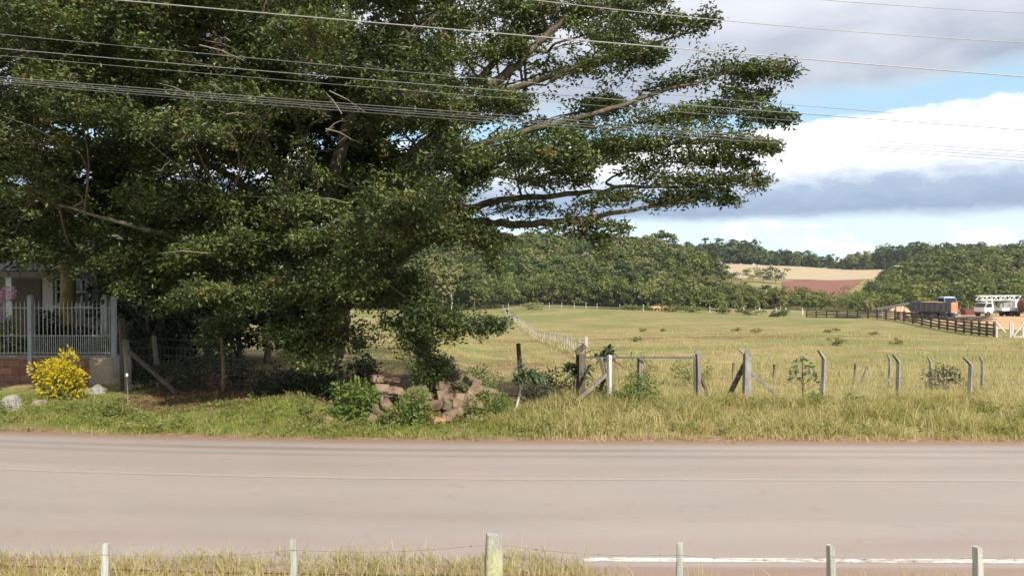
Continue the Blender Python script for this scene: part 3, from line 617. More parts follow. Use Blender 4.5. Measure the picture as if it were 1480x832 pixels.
for q, (px, Y, rx, h, m_, lb) in enumerate([(20, 24.7, .8, 1.7, M_weed, 'pale green garden shrub behind the leftmost bars of the railing'), (75, 25.4, .9, 1.9, M_dark, 'dark garden shrub left of the mossy trunk'),
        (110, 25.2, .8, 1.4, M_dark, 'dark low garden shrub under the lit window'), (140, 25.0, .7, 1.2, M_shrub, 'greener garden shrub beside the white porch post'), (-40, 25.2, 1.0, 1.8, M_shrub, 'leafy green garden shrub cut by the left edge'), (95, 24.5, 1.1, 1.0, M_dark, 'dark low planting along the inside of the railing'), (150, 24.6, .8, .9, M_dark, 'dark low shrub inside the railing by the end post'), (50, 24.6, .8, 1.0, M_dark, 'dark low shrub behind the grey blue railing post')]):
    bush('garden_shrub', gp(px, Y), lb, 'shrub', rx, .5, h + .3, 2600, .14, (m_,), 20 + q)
# the mossy tree in the garden
MT = thing('garden_tree', gp(98, 25.6), 'mossy trunked tree standing behind the railing in front of the house', 'tree')
b = MB(); limbmesh(b, [gp(99, 25.6) - [0, 0, .2], at(99, 470, 25.6), at(97, 400, 25.6), at(99, 330, 25.4), at(92, 255, 25)], .30, .15, 10, .1, flare=.3); b.build('trunk', M_mossy, MT)
for pts in ([(99, 345, 25.5), (150, 300, 25), (210, 270, 24)], [(98, 330, 25.4), (50, 290, 25), (-10, 270, 24.5)], [(92, 260, 25), (110, 200, 25), (150, 150, 25)]):
    b = MB(); limbmesh(b, [at(*q) for q in pts], .10, .03, 6); b.build('limb', M_mossy, MT)
sv = (LF, TW, LP, LR); LF, TW = MB(), MB(); LP = np.array([at(98, 320, 25.4), at(150, 300, 25), at(50, 290, 25), at(92, 255, 25)]); LR = np.full(4, .06)
for p0, p1, t, dw, n in [((140, 300, 25), (230, 330, 23.6), 26, 1., 120), ((60, 295, 25), (-40, 330, 24), 26, 1., 120), ((100, 330, 25.2), (60, 350, 23.4), 18, .9, 70), ((130, 290, 25), (190, 352, 23.8), 18, .8, 90), ((90, 260, 25), (-30, 230, 24), 34, 1.2, 120), ((110, 240, 25), (230, 220, 25), 34, 1.2, 120), ((60, 330, 25), (10, 362, 23.4), 14, .8, 70)]:
    spray(p0, p1, t, dw, n, .15, 13)
LF.build('crown', [M_dark, M_figb], MT); TW.build('twigs', M_twig, MT); LF, TW, LP, LR = sv
# shade growth: dark trees added to blacken the view under the fig
for q, (px, Y, h, rx, lb) in enumerate([(215, 27.5, 6.0, 2.0, 'dark broadleaf tree in deep shade beside the house'), (300, 29.5, 6.4, 2.2, 'dark filler tree in deep shade behind the sagging fence'), (385, 30.5, 6.0, 2.1, 'dark filler tree in deep shade just left of the fig trunk'), (455, 31.5, 4.6, 1.2, 'small dark filler tree directly behind the fig trunk'), (255, 33, 5.5, 2.6, 'bushy dark filler tree far back in the shade left of centre'), (345, 34, 5.5, 2.6, 'bushy dark filler tree far back in the shade towards the fig'), (425, 35, 5.0, 2.2, 'bushy dark filler tree farthest back in the shade by the fig trunk')]):
    tree('shade_fill_tree', gp(px, Y), lb, 'tree', h, rx, 5200, .26, M_dark, M_bark, .13, base=.02, lobes=30, seed=31 + q, group='dark trees filling the shade behind the fig')
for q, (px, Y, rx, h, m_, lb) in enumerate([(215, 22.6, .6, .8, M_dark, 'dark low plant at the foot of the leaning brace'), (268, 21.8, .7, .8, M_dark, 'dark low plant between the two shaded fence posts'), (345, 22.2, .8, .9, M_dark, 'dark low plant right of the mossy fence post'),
        (395, 21.2, .6, .7, M_dark, 'dark low plant near the fig trunk'), (300, 25.5, 1.2, 1.6, M_dark, 'tall dark plant in deep shade behind the fence'), (200, 25.2, .9, 1.7, M_dark, 'tall dark plant at the corner of the garden wall'), (520, 22.6, .6, .8, M_dark, 'dark plant at the right foot of the fig trunk'), (442, 19.6, .55, .95, M_dark, 'dark plant added to hide the fig trunk on its left'), (478, 19.3, .5, .85, M_dark, 'dark plant added straight before the fig trunk'), (410, 19.8, .55, .7, M_dark, 'dark plant added a step left of the fig trunk')]):  # last three plants added so the trunk is lost in the dark
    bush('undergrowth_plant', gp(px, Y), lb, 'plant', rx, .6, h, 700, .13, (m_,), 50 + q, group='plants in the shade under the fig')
for q, (px, Y, rx, ry, h, n, m_, lb, L) in enumerate([(508, 17.3, .62, .5, 1.05, 1500, M_shrub, 'lush green shrub covering the left end of the stone heap', .12), (598, 16.7, .46, .4, .75, 1000, M_shrub, 'round light green shrub growing in front of the stone heap', .09), (444, 16.9, .26, .25, .45, 400, M_weed, 'small feathery green weed left of the lush shrub', .07),
        (560, 16.5, .36, .3, .4, 450, M_weed, 'low green weed between the two shrubs at the heap', .08), (690, 17.1, .42, .35, .5, 600, M_weed, 'low leafy weed at the right foot of the stone heap', .08), (725, 17.2, .3, .3, .42, 400, M_shrub, 'small leafy weed left of the slender plant trunk', .08), (925, 18.6, .5, .4, .75, 750, M_shrub, 'green bushy weed between the gate posts', .09), (905, 18.9, .4, .35, .6, 500, M_weed, 'pale weed beside the white gate post', .08),
        (715, 17.9, .5, .35, .5, 600, M_shrub, 'leafy weeds growing over the right end of the heap', .09), (632, 19.3, .6, .4, 1.1, 800, M_dark, 'dark bush rising behind the stone heap', .10), (612, 18.0, .4, .3, 1.2, 500, M_shrub, 'leafy shoot rising among the heaped stones', .10), (690, 21.8, .8, .6, 1.0, 900, M_shrub, 'green bush behind the heap at the mesh fence', .10), (795, 20.6, .9, .5, .85, 900, M_dark, 'dark bush in the shade left of the gate', .10), (860, 20.2, .55, .4, .55, 500, M_dark, 'low dark bush under the gate brace', .09),
        (1240, 18.6, .4, .3, .38, 380, M_weed, 'yellowish green weed patch on the verge between two leaning posts', .08), (1185, 18.7, .32, .3, .36, 330, M_shrub, 'small bright green weed at the foot of a leaning post', .07), (1370, 26.0, .9, .4, .8, 600, M_dark, 'dark scrubby bush behind the rightmost leaning post', .1), (925, 28, .7, .5, 1.1, 500, M_weed, 'grey green field bush behind the gate bar', .1), (1000, 27, .9, .5, .9, 600, M_weed, 'low grey green field bush right of the gate', .1), (155, 17.6, .6, .4, .35, 500, M_weed, 'low weed patch between the yellow bush and the road', .08)]):
    bush('verge_shrub' if Y < 20 else 'field_bush', gp(px, Y), lb, 'shrub', rx, ry, h, n, L, (m_,), 80 + q)
# long-leaved plants
def longleaf(loc, top, label, n, L, Wd, spread, seed, mat, name='long_leaved_plant', r=.035, lean=0.):
    g = np.random.default_rng(seed); t = thing(name, loc, label, 'plant', world=False); top = np.asarray(top) - np.asarray(loc); b = MB()
    b.tube([[0, 0, -.1], top * .5 + [.02, 0, 0], top], [r * 1.3, r, r * .7], 7)
    F = MB(); heads = [top] + [top + np.array([g.uniform(-1, 1) * spread, g.uniform(-.8, .6) * spread, g.uniform(-.5, .35) * spread]) for q in range(13)]
    for h in heads[1:]: b.tube([top * .85, (top * .8 + h) / 2, h], [r * .55, r * .4, r * .25], 5)
    for h in heads:
        for q in range(n // len(heads)):
            a = g.uniform(0, 6.28); e = g.uniform(-.3, 1.2); d = np.array([math.cos(a) * math.cos(e), math.sin(a) * math.cos(e), math.sin(e)]); l = L * g.uniform(.6, 1.1)
            u = np.cross(d, [0, 0, 1.]); u /= np.linalg.norm(u); w_ = Wd * g.uniform(.7, 1.2) / 2
            p = [h + d * l * s - np.array([0, 0, 1]) * l * .38 * s * s for s in (0, .35, .7, 1)]
            V = []
            for s, q_ in zip((.25, 1, .8, .05), p): V += [q_ - u * w_ * s, q_ + u * w_ * s]
            F.add(V, [[0, 1, 3, 2], [2, 3, 5, 4], [4, 5, 7, 6]])
    b.build('stem', M_pale, t); F.build('foliage', mat, t); return t
longleaf(gp(743, 18.0), at(757, 538, 18.0), 'small sapling with narrow grey green leaves on a bare pale stem beside the heap', 330, .30, .06, .42, 5, M_long, r=.028)
M_palm = leafm('dark_palmate_leaves', [(.035, .06, .025), (.06, .09, .035)], .45, .25)
longleaf(gp(826, 20.3), at(832, 535, 20.3), 'dark plant with finger shaped leaves growing at the dark gate post', 80, .42, .12, .34, 6, M_palm, r=.025)
longleaf(gp(868, 20.9), at(872, 512, 20.9), 'dark palmate plant showing above the gate bar beside the white post', 75, .40, .11, .30, 9, M_palm, r=.025)
SP = thing('sapling', gp(1160, 20.2), 'young sapling with sparse broad leaves between two leaning concrete posts', 'tree'); b = MB(); F = MB(); b0 = gp(1160, 20.2)
b.tube([b0 - [0, 0, .1], at(1161, 555, 20.2), at(1159, 522, 20.2)], [.022, .016, .006], 6)
for (px, py) in ((1146, 540), (1178, 542), (1150, 527), (1170, 530), (1160, 518), (1184, 552), (1142, 549), (1165, 540), (1158, 548)):
    e = at(px, py, 20.2 + R.uniform(-.3, .3)); s0 = at(1160.5, py + 14, 20.2); b.tube([s0, e], [.009, .004], 4, cap=False); n = 13; P = e + RN.normal(size=(n, 3)) * .06; leaves(F, P, rdir(n, .2), rdir(n, 1), .14, .075)
b.build('trunk', M_twig, SP); F.build('foliage', M_long, SP)
# ------------------------------------------------------------------ stones
def rock(loc, size, label, seed, mat, name='rock', group=None, n=4):
    import bmesh
    from mathutils import noise
    bm = bmesh.new(); bmesh.ops.create_icosphere(bm, subdivisions=n, radius=1)
    for v in bm.verts:
        p = v.co.copy(); f = 1 + .35 * noise.noise(p * 1.1 + Vector((seed, 0, 0))) + .14 * noise.noise(p * 3 + Vector((0, seed, 0))) + .05 * noise.noise(p * 8)
        v.co = Vector((p.x * size[0], p.y * size[1], p.z * size[2])) * f
    me = bpy.data.meshes.new(name); bm.to_mesh(me); bm.free(); me.materials.append(mat); o = bpy.data.objects.new(name, me); COL.objects.link(o); o.location = loc; o.rotation_euler.z = seed
    return tag(o, label, 'rock', group)
M_rock = surf('pale_rock', [(.17, .15, .13), (.28, .26, .235), (.38, .355, .325)], 3, .95, .6, .02)
M_rock2 = surf('earthy_rock', [(.20, .16, .12), (.34, .28, .22)], 3, .95, .6, .02)
rock(gp(16, 18.3) + [0, 0, .12], (.19, .2, .30), 'pale upright rock on the grass at the left edge', 2.0, M_rock)
rock(gp(57, 18.9) + [0, 0, .03], (.27, .2, .13), 'low earthy rock half sunk in the grass by the yellow bush', 5.0, M_rock2)
rock(gp(138, 21.2) + [0, 0, .06], (.28, .2, .16), 'pale flat rock to the right of the yellow bush', 7.3, M_rock)
# heap of sandstone blocks
M_blk = surf('sandstone', [(.15, .098, .065), (.245, .165, .11), (.345, .25, .175)], 3, .95, .6, .015)
M_blk2 = surf('orange_sandstone', [(.36, .175, .09), (.46, .25, .135)], 3, .95, .6, .015)
M_blk3 = surf('mossy_sandstone', [(.13, .095, .06), (.21, .16, .105), (.20, .18, .07)], 2.5, .95, .6, .015)
def blockmesh(sx, sy, sz, seed, mat):
    import bmesh
    from mathutils import noise
    bm = bmesh.new(); bmesh.ops.create_cube(bm, size=1)
    for v in bm.verts: v.co = Vector((v.co.x * sx, v.co.y * sy, v.co.z * sz))
    bmesh.ops.bevel(bm, geom=bm.edges[:], offset=.014, segments=2, affect='EDGES'); bmesh.ops.subdivide_edges(bm, edges=[e for e in bm.edges if e.calc_length() > .1], cuts=4, use_grid_fill=True)
    for v in bm.verts:
        d = v.co.normalized(); v.co += d * (.009 * noise.noise(v.co * 5 + Vector((seed, 0, 0))) + .007 * noise.noise(v.co * 14 + Vector((0, seed, 0))))
    me = bpy.data.meshes.new('stone_block'); bm.to_mesh(me); bm.free(); me.materials.append(mat); return me
BM_ = [blockmesh(*q) for q in [(.50, .26, .22, 1, M_blk), (.46, .24, .24, 2, M_blk), (.42, .28, .20, 3, M_blk2), (.52, .27, .21, 4, M_blk3), (.36, .25, .22, 5, M_blk), (.46, .26, .2, 6, M_blk3)]]
nb = 0
def block(px, py, Y, rot, mi, label, group='sandstone blocks in the heap by the road'):
    o = bpy.data.objects.new('stone_block', BM_[mi]); COL.objects.link(o); p = at(px, py, Y); o.location = p; o.rotation_euler = [rad(q) for q in rot]; o.scale = (R.uniform(.72, .95),) * 3; tag(o, label, 'stone', group)
    return o
NAMED = [(633, 608, 16.75, (4, 3, 35), 2, 'orange sandstone block at the lower front corner of the heap above bare red soil'), (655, 597, 17.0, (6, -22, -15), 0, 'broad flat sandstone block tilted up in the front of the heap'), (648, 604, 16.9, (0, 20, 70), 4, 'short block wedged between the orange block and the tilted flat block'),
    (563, 588, 17.1, (10, 50, 20), 0, 'block standing on its corner between the two shrubs'), (580, 601, 16.85, (5, 12, -30), 2, 'ochre block lying below the block that stands on its corner'), (552, 560, 17.8, (-8, 6, 8), 1, 'pale squared block on the top left of the heap'), (572, 565, 17.5, (-10, 18, 60), 1, 'pale block stepped below the topmost left block'),
    (637, 572, 17.7, (5, 80, 20), 4, 'narrow pale block standing upright in the middle of the heap'), (663, 583, 17.4, (5, 8, 15), 3, 'mossy topped block behind the broad flat block'), (710, 602, 17.2, (5, 38, 25), 0, 'long block sloping down at the right end of the heap'), (722, 588, 17.6, (0, 32, 40), 4, 'brown block leaning at the far right of the heap'), (685, 604, 17.0, (-5, 4, 10), 5, 'brown block half buried in weeds at the right front of the heap'),
    (545, 547, 18.4, (0, 5, 30), 4, 'small block lying at the back left of the heap beyond the pale squared one'), (540, 605, 16.9, (10, 30, 15), 4, 'rounded block peeking out under the lush shrub'), (468, 607, 16.8, (0, 15, 50), 4, 'lone block at the left foot of the lush shrub')]
for q in NAMED: block(*q)
for q in range(54):
    px = R.uniform(535, 722); f = (px - 535) / 187; Y = R.uniform(17.1, 18.9); g0 = gp(px, Y); z = g0[2] + R.uniform(.02, .26) * (1 - abs(f - .5) * .9) + .06
    o = block(px, 600, Y, (R.uniform(-25, 25), R.uniform(-35, 35), R.uniform(0, 180)), R.choice([0, 1, 3, 3, 4, 5, 5]), 'brown sandstone block lying jumbled in the shaded back of the heap')
    o.location = (g0[0], Y, z + .05)
# ------------------------------------------------------------------ roadside fences
def wires(parent, pts, zs, r, mat, name='wire', sag=.02):
    for z in zs:
        P = []
        for a, c_ in zip(pts[:-1], pts[1:]):
            for t in (0, .25, .5, .75): P.append(np.array(a) * (1 - t) + np.array(c_) * t + [0, 0, z - sag * math.sin(math.pi * t)])
        P.append(np.array(pts[-1]) + [0, 0, z]); MB().tube(P, r, 4, cap=False).build(name, mat, parent)
def bentpost(parent, base, top, tip, w, mat):
    b = MB(); base = np.asarray(base) - [0, 0, .3]; d = top - base; u = np.array([1., 0, 0]); v = np.array([0, 1., 0]); yaw = .62
    u = np.array([math.cos(yaw), math.sin(yaw), 0]) * w / 2; v = np.array([-math.sin(yaw), math.cos(yaw), 0]) * w / 2
    rings = []
    for p, s in ((base, 1), (top, 1), (tip, .75)): rings += [p + (u * i + v * j) * s for i, j in ((-1, -1), (1, -1), (1, 1), (-1, 1))]
    b.add(rings, [[0, 3, 2, 1], [8, 9, 10, 11]] + [[k_ * 4 + i, k_ * 4 + (i + 1) % 4, k_ * 4 + 4 + (i + 1) % 4, k_ * 4 + 4 + i] for k_ in (0, 1) for i in range(4)])
    b.build('post', mat, parent)
# right-hand pasture fence, concrete posts with bent tops
YF = 20.0
PF = thing('pasture_fence', gp(1080, YF), 'wire fence on grey concrete posts with bent tops along the verge right of the gate', 'fence')
pb = [gp(px, YF + dy) for px, dy in ((1010, .5), (1080, 0), (1189, .1), (1298, .2), (1402, .3), (1512, .4), (1620, .5))]
# stout strainer post with its two braces
b = MB(); b.prism([(-.10, -.3), (.10, -.3), (.085, 1.30), (.0, 1.40), (-.075, 1.36)], .16, pb[1], (1, .12, 0)); b.build('post', M_conc, PF)
MB().beam(pb[1] + [-.05, 0, 1.3], at(1067, 503, YF - .1), .06, .06).build('post_arm', M_conc, PF)
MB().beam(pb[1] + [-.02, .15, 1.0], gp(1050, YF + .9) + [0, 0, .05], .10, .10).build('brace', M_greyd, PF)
MB().beam(pb[1] + [.08, .05, .82], gp(1134, YF + .1) + [0, 0, .12], .07, .07).build('brace', M_conc, PF)
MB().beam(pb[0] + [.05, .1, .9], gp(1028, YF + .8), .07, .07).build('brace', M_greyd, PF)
for (px, ty, tx, tipx, tipy), p in zip(((1189, 518, 1191, 1183, 506), (1298, 523, 1299, 1291, 512), (1402, 527, 1403, 1393, 516), (1512, 530, 1513, 1503, 519), (1620, 534, 1621, 1611, 522)), pb[2:]): bentpost(PF, p, at(tx, ty, p[1]), at(tipx, tipy, p[1] - .05), .088, M_conc)
wires(PF, pb, (.25, .5, .72, .92, 1.1), .0032, M_wire)
b = MB()                                     # square mesh netting
for a, c_ in zip(pb[:-1], pb[1:]):
    for t in np.arange(0, 1, .075): p = a * (1 - t) + c_ * t; b.tube([p + [0, 0, .05], p + [0, 0, .92]], .0016, 3, cap=False)
b.build('netting', M_wire, PF)
RFc = thing('rear_field_fence', gp(1240, 26), 'thin wire fence on slim bent posts standing behind the first pasture fence', 'fence')
pr = []
for px, Y, ty, bent in ((1060, 28.5, 524, 0), (1119, 28, 526, 0), (1236, 27.4, 525, 0), (1286, 26.6, 520, 1), (1345, 26.2, 524, 1), (1420, 25.6, 523, 1), (1500, 25.2, 522, 1)):
    p = gp(px, Y); pr.append(p); tp_ = at(px, ty, Y)
    if bent: bentpost(RFc, p, tp_, at(px - 4, ty - 8, Y), .07, M_conc)
    else: MB().tube([p - [0, 0, .2], tp_], [.05, .042], 6).build('post', M_grey, RFc)
MB().beam(at(1288, 545, 26.6), gp(1272, 26.4), .07, .07).build('brace', M_grey, RFc)
MB().beam(at(1254, 530, 27.2), gp(1244, 27.2), .07, .07).build('brace', M_grey, RFc)
wires(RFc, pr, (.3, .6, .9), .003, M_wire)
# the gate and its posts
M_gate = surf('dull_steel', [(.07, .065, .06), (.14, .13, .12)], 5, .6, .1)
def gate_thing():
    t = thing('field_gate', gp(945, 20.3), 'long metal bar gate hung with mesh between old timber posts', 'gate'); Y = 20.3
    b = MB(); b.beam(at(840, 516.5, Y), at(1006, 516.5, Y), .045, .045); b.beam(at(842, 582, Y), at(882, 583, Y), .04, .04); b.beam(at(884, 517, Y), at(884, 580, Y), .04, .04); b.beam(at(1004, 517, Y), at(1004, 572, Y), .05, .05); b.build('frame', M_gate, t)
    MB().tube([at(912.5, 516, Y), at(912.5, 508, Y)], [.02, .012], 6).build('latch', M_gate, t)
    b = MB()
    for px in np.arange(888, 1003, 5.5): b.tube([at(px, 517, Y), at(px, 574, Y)], .0022, 3, cap=False)
    for py in np.arange(524, 574, 9): b.tube([at(885, py, Y), at(1004, py, Y)], .002, 3, cap=False)
    b.build('netting', M_wire, t); return t
gate_thing()
def post_thing(px, Y, top, w, label, mat, name='gate_post', tip=None, yaw=.4, lean=0):
    t = thing(name, gp(px, Y), label, 'post'); p = gp(px, Y); tp_ = at(px + lean, top, Y); u = np.array([math.cos(yaw), math.sin(yaw), 0]) * w / 2; v = np.array([-math.sin(yaw), math.cos(yaw), 0]) * w / 2; b = MB()
    pts = [p - [0, 0, .3], (p + tp_) / 2 + [.01, 0, 0], tp_]
    V = [q + u * i + v * j + RN.normal(size=3) * .008 for q in pts for i, j in ((-1, -1), (1, -1), (1, 1), (-1, 1))]
    b.add(V, [[k_ * 4 + i, k_ * 4 + (i + 1) % 4, k_ * 4 + 4 + (i + 1) % 4, k_ * 4 + 4 + i] for k_ in (0, 1) for i in range(4)] + [[8, 9, 10, 11]]); b.build('shaft', mat, t); return t
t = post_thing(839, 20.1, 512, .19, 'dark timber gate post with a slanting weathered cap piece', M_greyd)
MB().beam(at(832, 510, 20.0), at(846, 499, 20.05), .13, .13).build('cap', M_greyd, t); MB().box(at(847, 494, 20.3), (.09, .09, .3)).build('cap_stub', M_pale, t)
M_wpost = surf('pale_peeling_wood', [(.36, .33, .29), (.58, .54, .49), (.66, .63, .58)], 4, .9, .4, .01, (2, 2, .4))
t = post_thing(881, 19.7, 513, .10, 'white peeling gate post propped by a long timber brace', M_wpost)
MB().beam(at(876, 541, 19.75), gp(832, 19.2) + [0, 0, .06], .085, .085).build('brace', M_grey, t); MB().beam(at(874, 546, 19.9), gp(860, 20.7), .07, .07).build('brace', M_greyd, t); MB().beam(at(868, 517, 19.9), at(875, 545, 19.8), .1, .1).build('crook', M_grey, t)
post_thing(925, 20.5, 517, .13, 'squat weathered post standing behind the gate bar', M_grey, 'old_post')
t = post_thing(1009, 20.4, 512, .13, 'grey timber post closing the right end of the gate', M_grey); MB().beam(at(1005, 507, 20.4), at(1012, 514, 20.4), .09, .09).build('cap', M_conc, t)
# shaded mesh fence under the fig
SF = thing('shaded_mesh_fence', gp(320, 21.6), 'sagging wire mesh fence on mossy posts in the shade under the fig', 'fence')
ps = []
for px, Y, top, r_, m_ in ((178, 22.2, 460, .11, M_greyd), (184, 22, 490, .10, M_conc), (225, 22.6, 485, .07, M_grey), (322, 21.6, 486, .055, M_mossy), (446, 21.5, 486, .06, M_grey), (606, 21.3, 505, .055, M_mossy), (752, 21.0, 496, .07, M_greyd)):
    p = gp(px, Y); MB().tube([p - [0, 0, .2], (p + at(px - 1, top, Y)) / 2 + [.015, 0, 0], at(px - 3, top, Y)], [r_ * 1.08, r_, r_ * .92], 8, wob=.06).build('post', m_, SF)
    if px not in (184,): ps.append(p)
MB().beam(at(184, 505, 22), gp(256, 21.0) + [0, 0, .02], .09, .09).build('brace', M_greyd, SF)  # grey wood brace, given the darker wood colour in place of shade
ps.append(gp(836, 20.4)); wires(SF, ps, (.25, .5, .75, 1.0, 1.25, 1.5), .003, M_wire)
b = MB()
for a, c_ in zip(ps[:-1], ps[1:]):
    n = max(4, int(np.linalg.norm(c_ - a) / .16))
    for q in range(n): p = a + (c_ - a) * q / n; b.tube([p + [0, 0, .1], p + [0, 0, 1.25]], .0018, 3, cap=False)
b.build('netting', M_wire, SF)
t = thing('marker_stake', gp(184, 18.9), 'thin marker stake with a white tip in the weeds before the shaded fence', 'stake'); p = gp(184, 18.9); MB().tube([p - [0, 0, .1], at(183.5, 541, 18.9)], .014, 6).build('shaft', M_grey, t); MB().lathe(at(183.5, 542, 18.9), [(.03, -.03), (.034, .02), (.001, .06)], 8).build('tip', M_white, t)
# foreground barbed wire fence
FF = thing('barbed_wire_fence', (0, 5.6, 0), 'barbed wire fence on silvered stakes in the near grass on this side of the road', 'fence')
def stake(px, top, Y, wpx, lean, mat, yaw, bw=1.):
    b = MB(); w_ = wpx / FPX * Y; tp_ = at(px, top, Y); p = np.array([tp_[0] + lean, Y, -.3]); u = np.array([math.cos(yaw), math.sin(yaw), 0]) * w_ / 2; v = np.array([-math.sin(yaw), math.cos(yaw), 0]) * w_ / 2 * bw
    n = 9; V = []
    for i in range(n):
        t_ = i / (n - 1); c_ = p * (1 - t_) + tp_ * t_ + RN.normal(size=3) * .0022; s = 1 if i < n - 1 else .86
        c_ = c_ if i < n - 1 else c_ + [0, 0, .0]
        for a, bb in ((-1, -.8), (-.8, -1), (.8, -1), (1, -.8), (1, .8), (.8, 1), (-.8, 1), (-1, .8)): V.append(c_ + (u * a + v * bb) * s + RN.normal(size=3) * .0015)
    F = [[i * 8 + j, i * 8 + (j + 1) % 8, i * 8 + 8 + (j + 1) % 8, i * 8 + 8 + j] for i in range(n - 1) for j in range(8)]
    b.add(V, F); b.F.append((np.array([[n * 8 - 8 + j for j in range(8)]]), 0, False)); b.build('post', mat, FF); return tp_
M_lichen = bark('lichened_post_wood', (.19, .175, .16), (.34, .32, .30), (.50, .48, .455), (.40, .39, .09), .6, 6)
tops = [stake(px, top, Y, w_, le, m_, yw, bw) for px, top, Y, w_, le, m_, yw, bw in ((-120, 788, 5.7, 11, 0, M_stake, .1, 1), (153, 785, 5.6, 10, -.06, M_stake, .25, 1), (424, 778, 5.5, 9, 0.0, M_stake, .1, 1), (714, 769, 5.4, 24, -.005, M_lichen, .17, .9), (982, 785, 5.5, 10, .01, M_stake, -.2, 1), (1200, 787, 5.55, 10, .05, M_stake, .3, 1), (1411, 789, 5.6, 11, .1, M_stake, .2, 1), (1640, 789, 5.7, 11, .05, M_stake, .2, 1))]
for dz, sg in ((-.075, .035), (-.32, .03), (-.6, .03)):
    P = []; b = MB()
    for a, c_ in zip(tops[:-1], tops[1:]):
        for t_ in np.linspace(0, 1, 10)[:-1]: P.append(a * (1 - t_) + c_ * t_ + [0, -.03, dz - sg * math.sin(math.pi * t_)])
    P.append(tops[-1] + [0, -.03, dz]); b.tube(P, .0016, 4, cap=False)
    for q in P[2::3]:
        for s_ in range(4): d = rdir(1)[0] * .012; b.tube([q - d, q + d], .0012, 3, cap=False)
    b.build('wire', M_rust, FF)
# ------------------------------------------------------------------ grass and weeds
def scatter(n, x0, x1, y0, y1, dens=None):
    P = np.stack([RN.uniform(x0, x1, n), RN.uniform(y0, y1, n)], 1)
    if dens is not None: P = P[RN.random(n) < dens(P[:, 0], P[:, 1])]
    return np.column_stack([P, terrain(P[:, 0], P[:, 1])])
def pn(x, y, s, o=0.):                       # cheap patch noise in 0..1
    return .5 + .25 * (np.sin(x * s + 1.3 + o) * np.sin(y * s * 1.3 + .7 + o) + np.sin(x * s * 2.3 + y * s * 1.1 + o) * np.sin(y * s * 2.7 - x * s + 2 * o))
g = MB()
def vdens(x, y):
    e = y - bend(x) + .012 * x; return (1 - .93 * np.exp(-(((x + 1.9) / 1.5) ** 2 + ((y - 18.5) / 1.25) ** 2) ** 2)) * sm((e - 14.85) / .6 + 1.1 * (pn(x, y, 2.2) - .5)) * (1 - .9 * (sm((x + 10.8) / 1) * (1 - sm((x - .2) / 1.5)) * sm((y - 18) / 1))) * (.10 + .90 * sm((pn(x, y, 1.3, 2) - .22) / .45))
P = scatter(165000, -19, 24, 14.6, 20.6, vdens); right = sm((P[:, 0] + 1.5) / 3)
hh = (.11 + .23 * right * (.4 + .9 * pn(P[:, 0], P[:, 1], .9)) * sm((P[:, 1] - 14.9) / 1.2)) * RN.uniform(.5, 1.25, len(P)) * (.45 + 1.1 * pn(P[:, 0], P[:, 1], 4.3, 5))
tone = np.clip(RN.normal(0, .18, len(P)) + .30 + .38 * right + .32 * (pn(P[:, 0], P[:, 1], 1.7, 1) - .5) * 2 + .12 * (pn(P[:, 0], P[:, 1], .5, 4) - .5) * 2, 0, 1)
blades(g, P, hh, .015, 1.0, tone)
P = scatter(60000, 1.5, 42, 20, 38, lambda x, y: (.2 + .8 * pn(x, y, .8, 3)) * (1 - sm((y - 26) / 14) * .6)); blades(g, P, RN.uniform(.10, .42, len(P)) * (.5 + .8 * pn(P[:, 0], P[:, 1], .6, 2)), .018, .8, np.clip(RN.normal(.74, .2, len(P)), 0, 1))
tag(g.build('verge_grass', M_grass, tone=True), 'long pale and green grass covering the far road verge', 'grass', kind='stuff')
g = MB(); P = scatter(52000, -14, 70, 24, 110, lambda x, y: sm((pn(x, y, .45, 5) - .3) / .4) * (1 - sm((y - 40) / 65)) * (x > (y - 26) * -.2 - 6)); blades(g, P, RN.uniform(.08, .30, len(P)), RN.uniform(.025, .05, len(P)), .9, np.clip(RN.normal(.58, .22, len(P)) + .4 * (pn(P[:, 0], P[:, 1], .13, 2) - .5), 0, 1))
tag(g.build('pasture_grass', M_grass, tone=True), 'sparse dry grass tufts over the sloping pasture', 'grass', kind='stuff')
g = MB()
def fdens(x, y): return sm((8.80 + .18 * (pn(x, y, 2.2) - .5) * 2 - sm((x - .2) / 1.4) * .85 - y) / .3) * (.3 + .7 * pn(x, y, 4., 1))
P = scatter(46000, -10, 7, 6.4, 9.0, fdens); blades(g, P, RN.uniform(.06, .24, len(P)) * (.6 + .8 * pn(P[:, 0], P[:, 1], 2.6, 4)), .010, 1.1, np.clip(RN.normal(.70, .24, len(P)), 0, 1))
tag(g.build('near_grass', M_grass, tone=True), 'dry tangled grass on the near road edge around the stakes', 'grass', kind='stuff')
g = MB()                                     # broad-leaved low weeds on the verge
P = scatter(6500, -18, 20, 15.2, 19.8, lambda x, y: vdens(x, y) * (.15 + .85 * pn(x, y, 2.0, 6)) * (1 - .35 * sm((x - 0) / 4)))
C = P + np.column_stack([np.zeros((len(P), 2)), RN.uniform(.05, .22, len(P))]); cluster_leaves(g, C, 9, .13, .085, .045, 0, 1.2)
tag(g.build('verge_weeds', M_weed), 'low broad leaved green weeds matting the verge', 'weeds', kind='stuff')
g = MB(); P = scatter(9000, -11, 1.5, 18.2, 25); D = rdir(len(P), 0, .15); leaves(g, P + [0, 0, .015], D, rdir(len(P), 2), .11, .06)
tag(g.build('leaf_litter', surf('dry_leaf', [(.10, .055, .035), (.2, .12, .07)], 4, .9, 0)), 'dry brown leaf litter on the ground under the fig', 'leaves', kind='stuff')
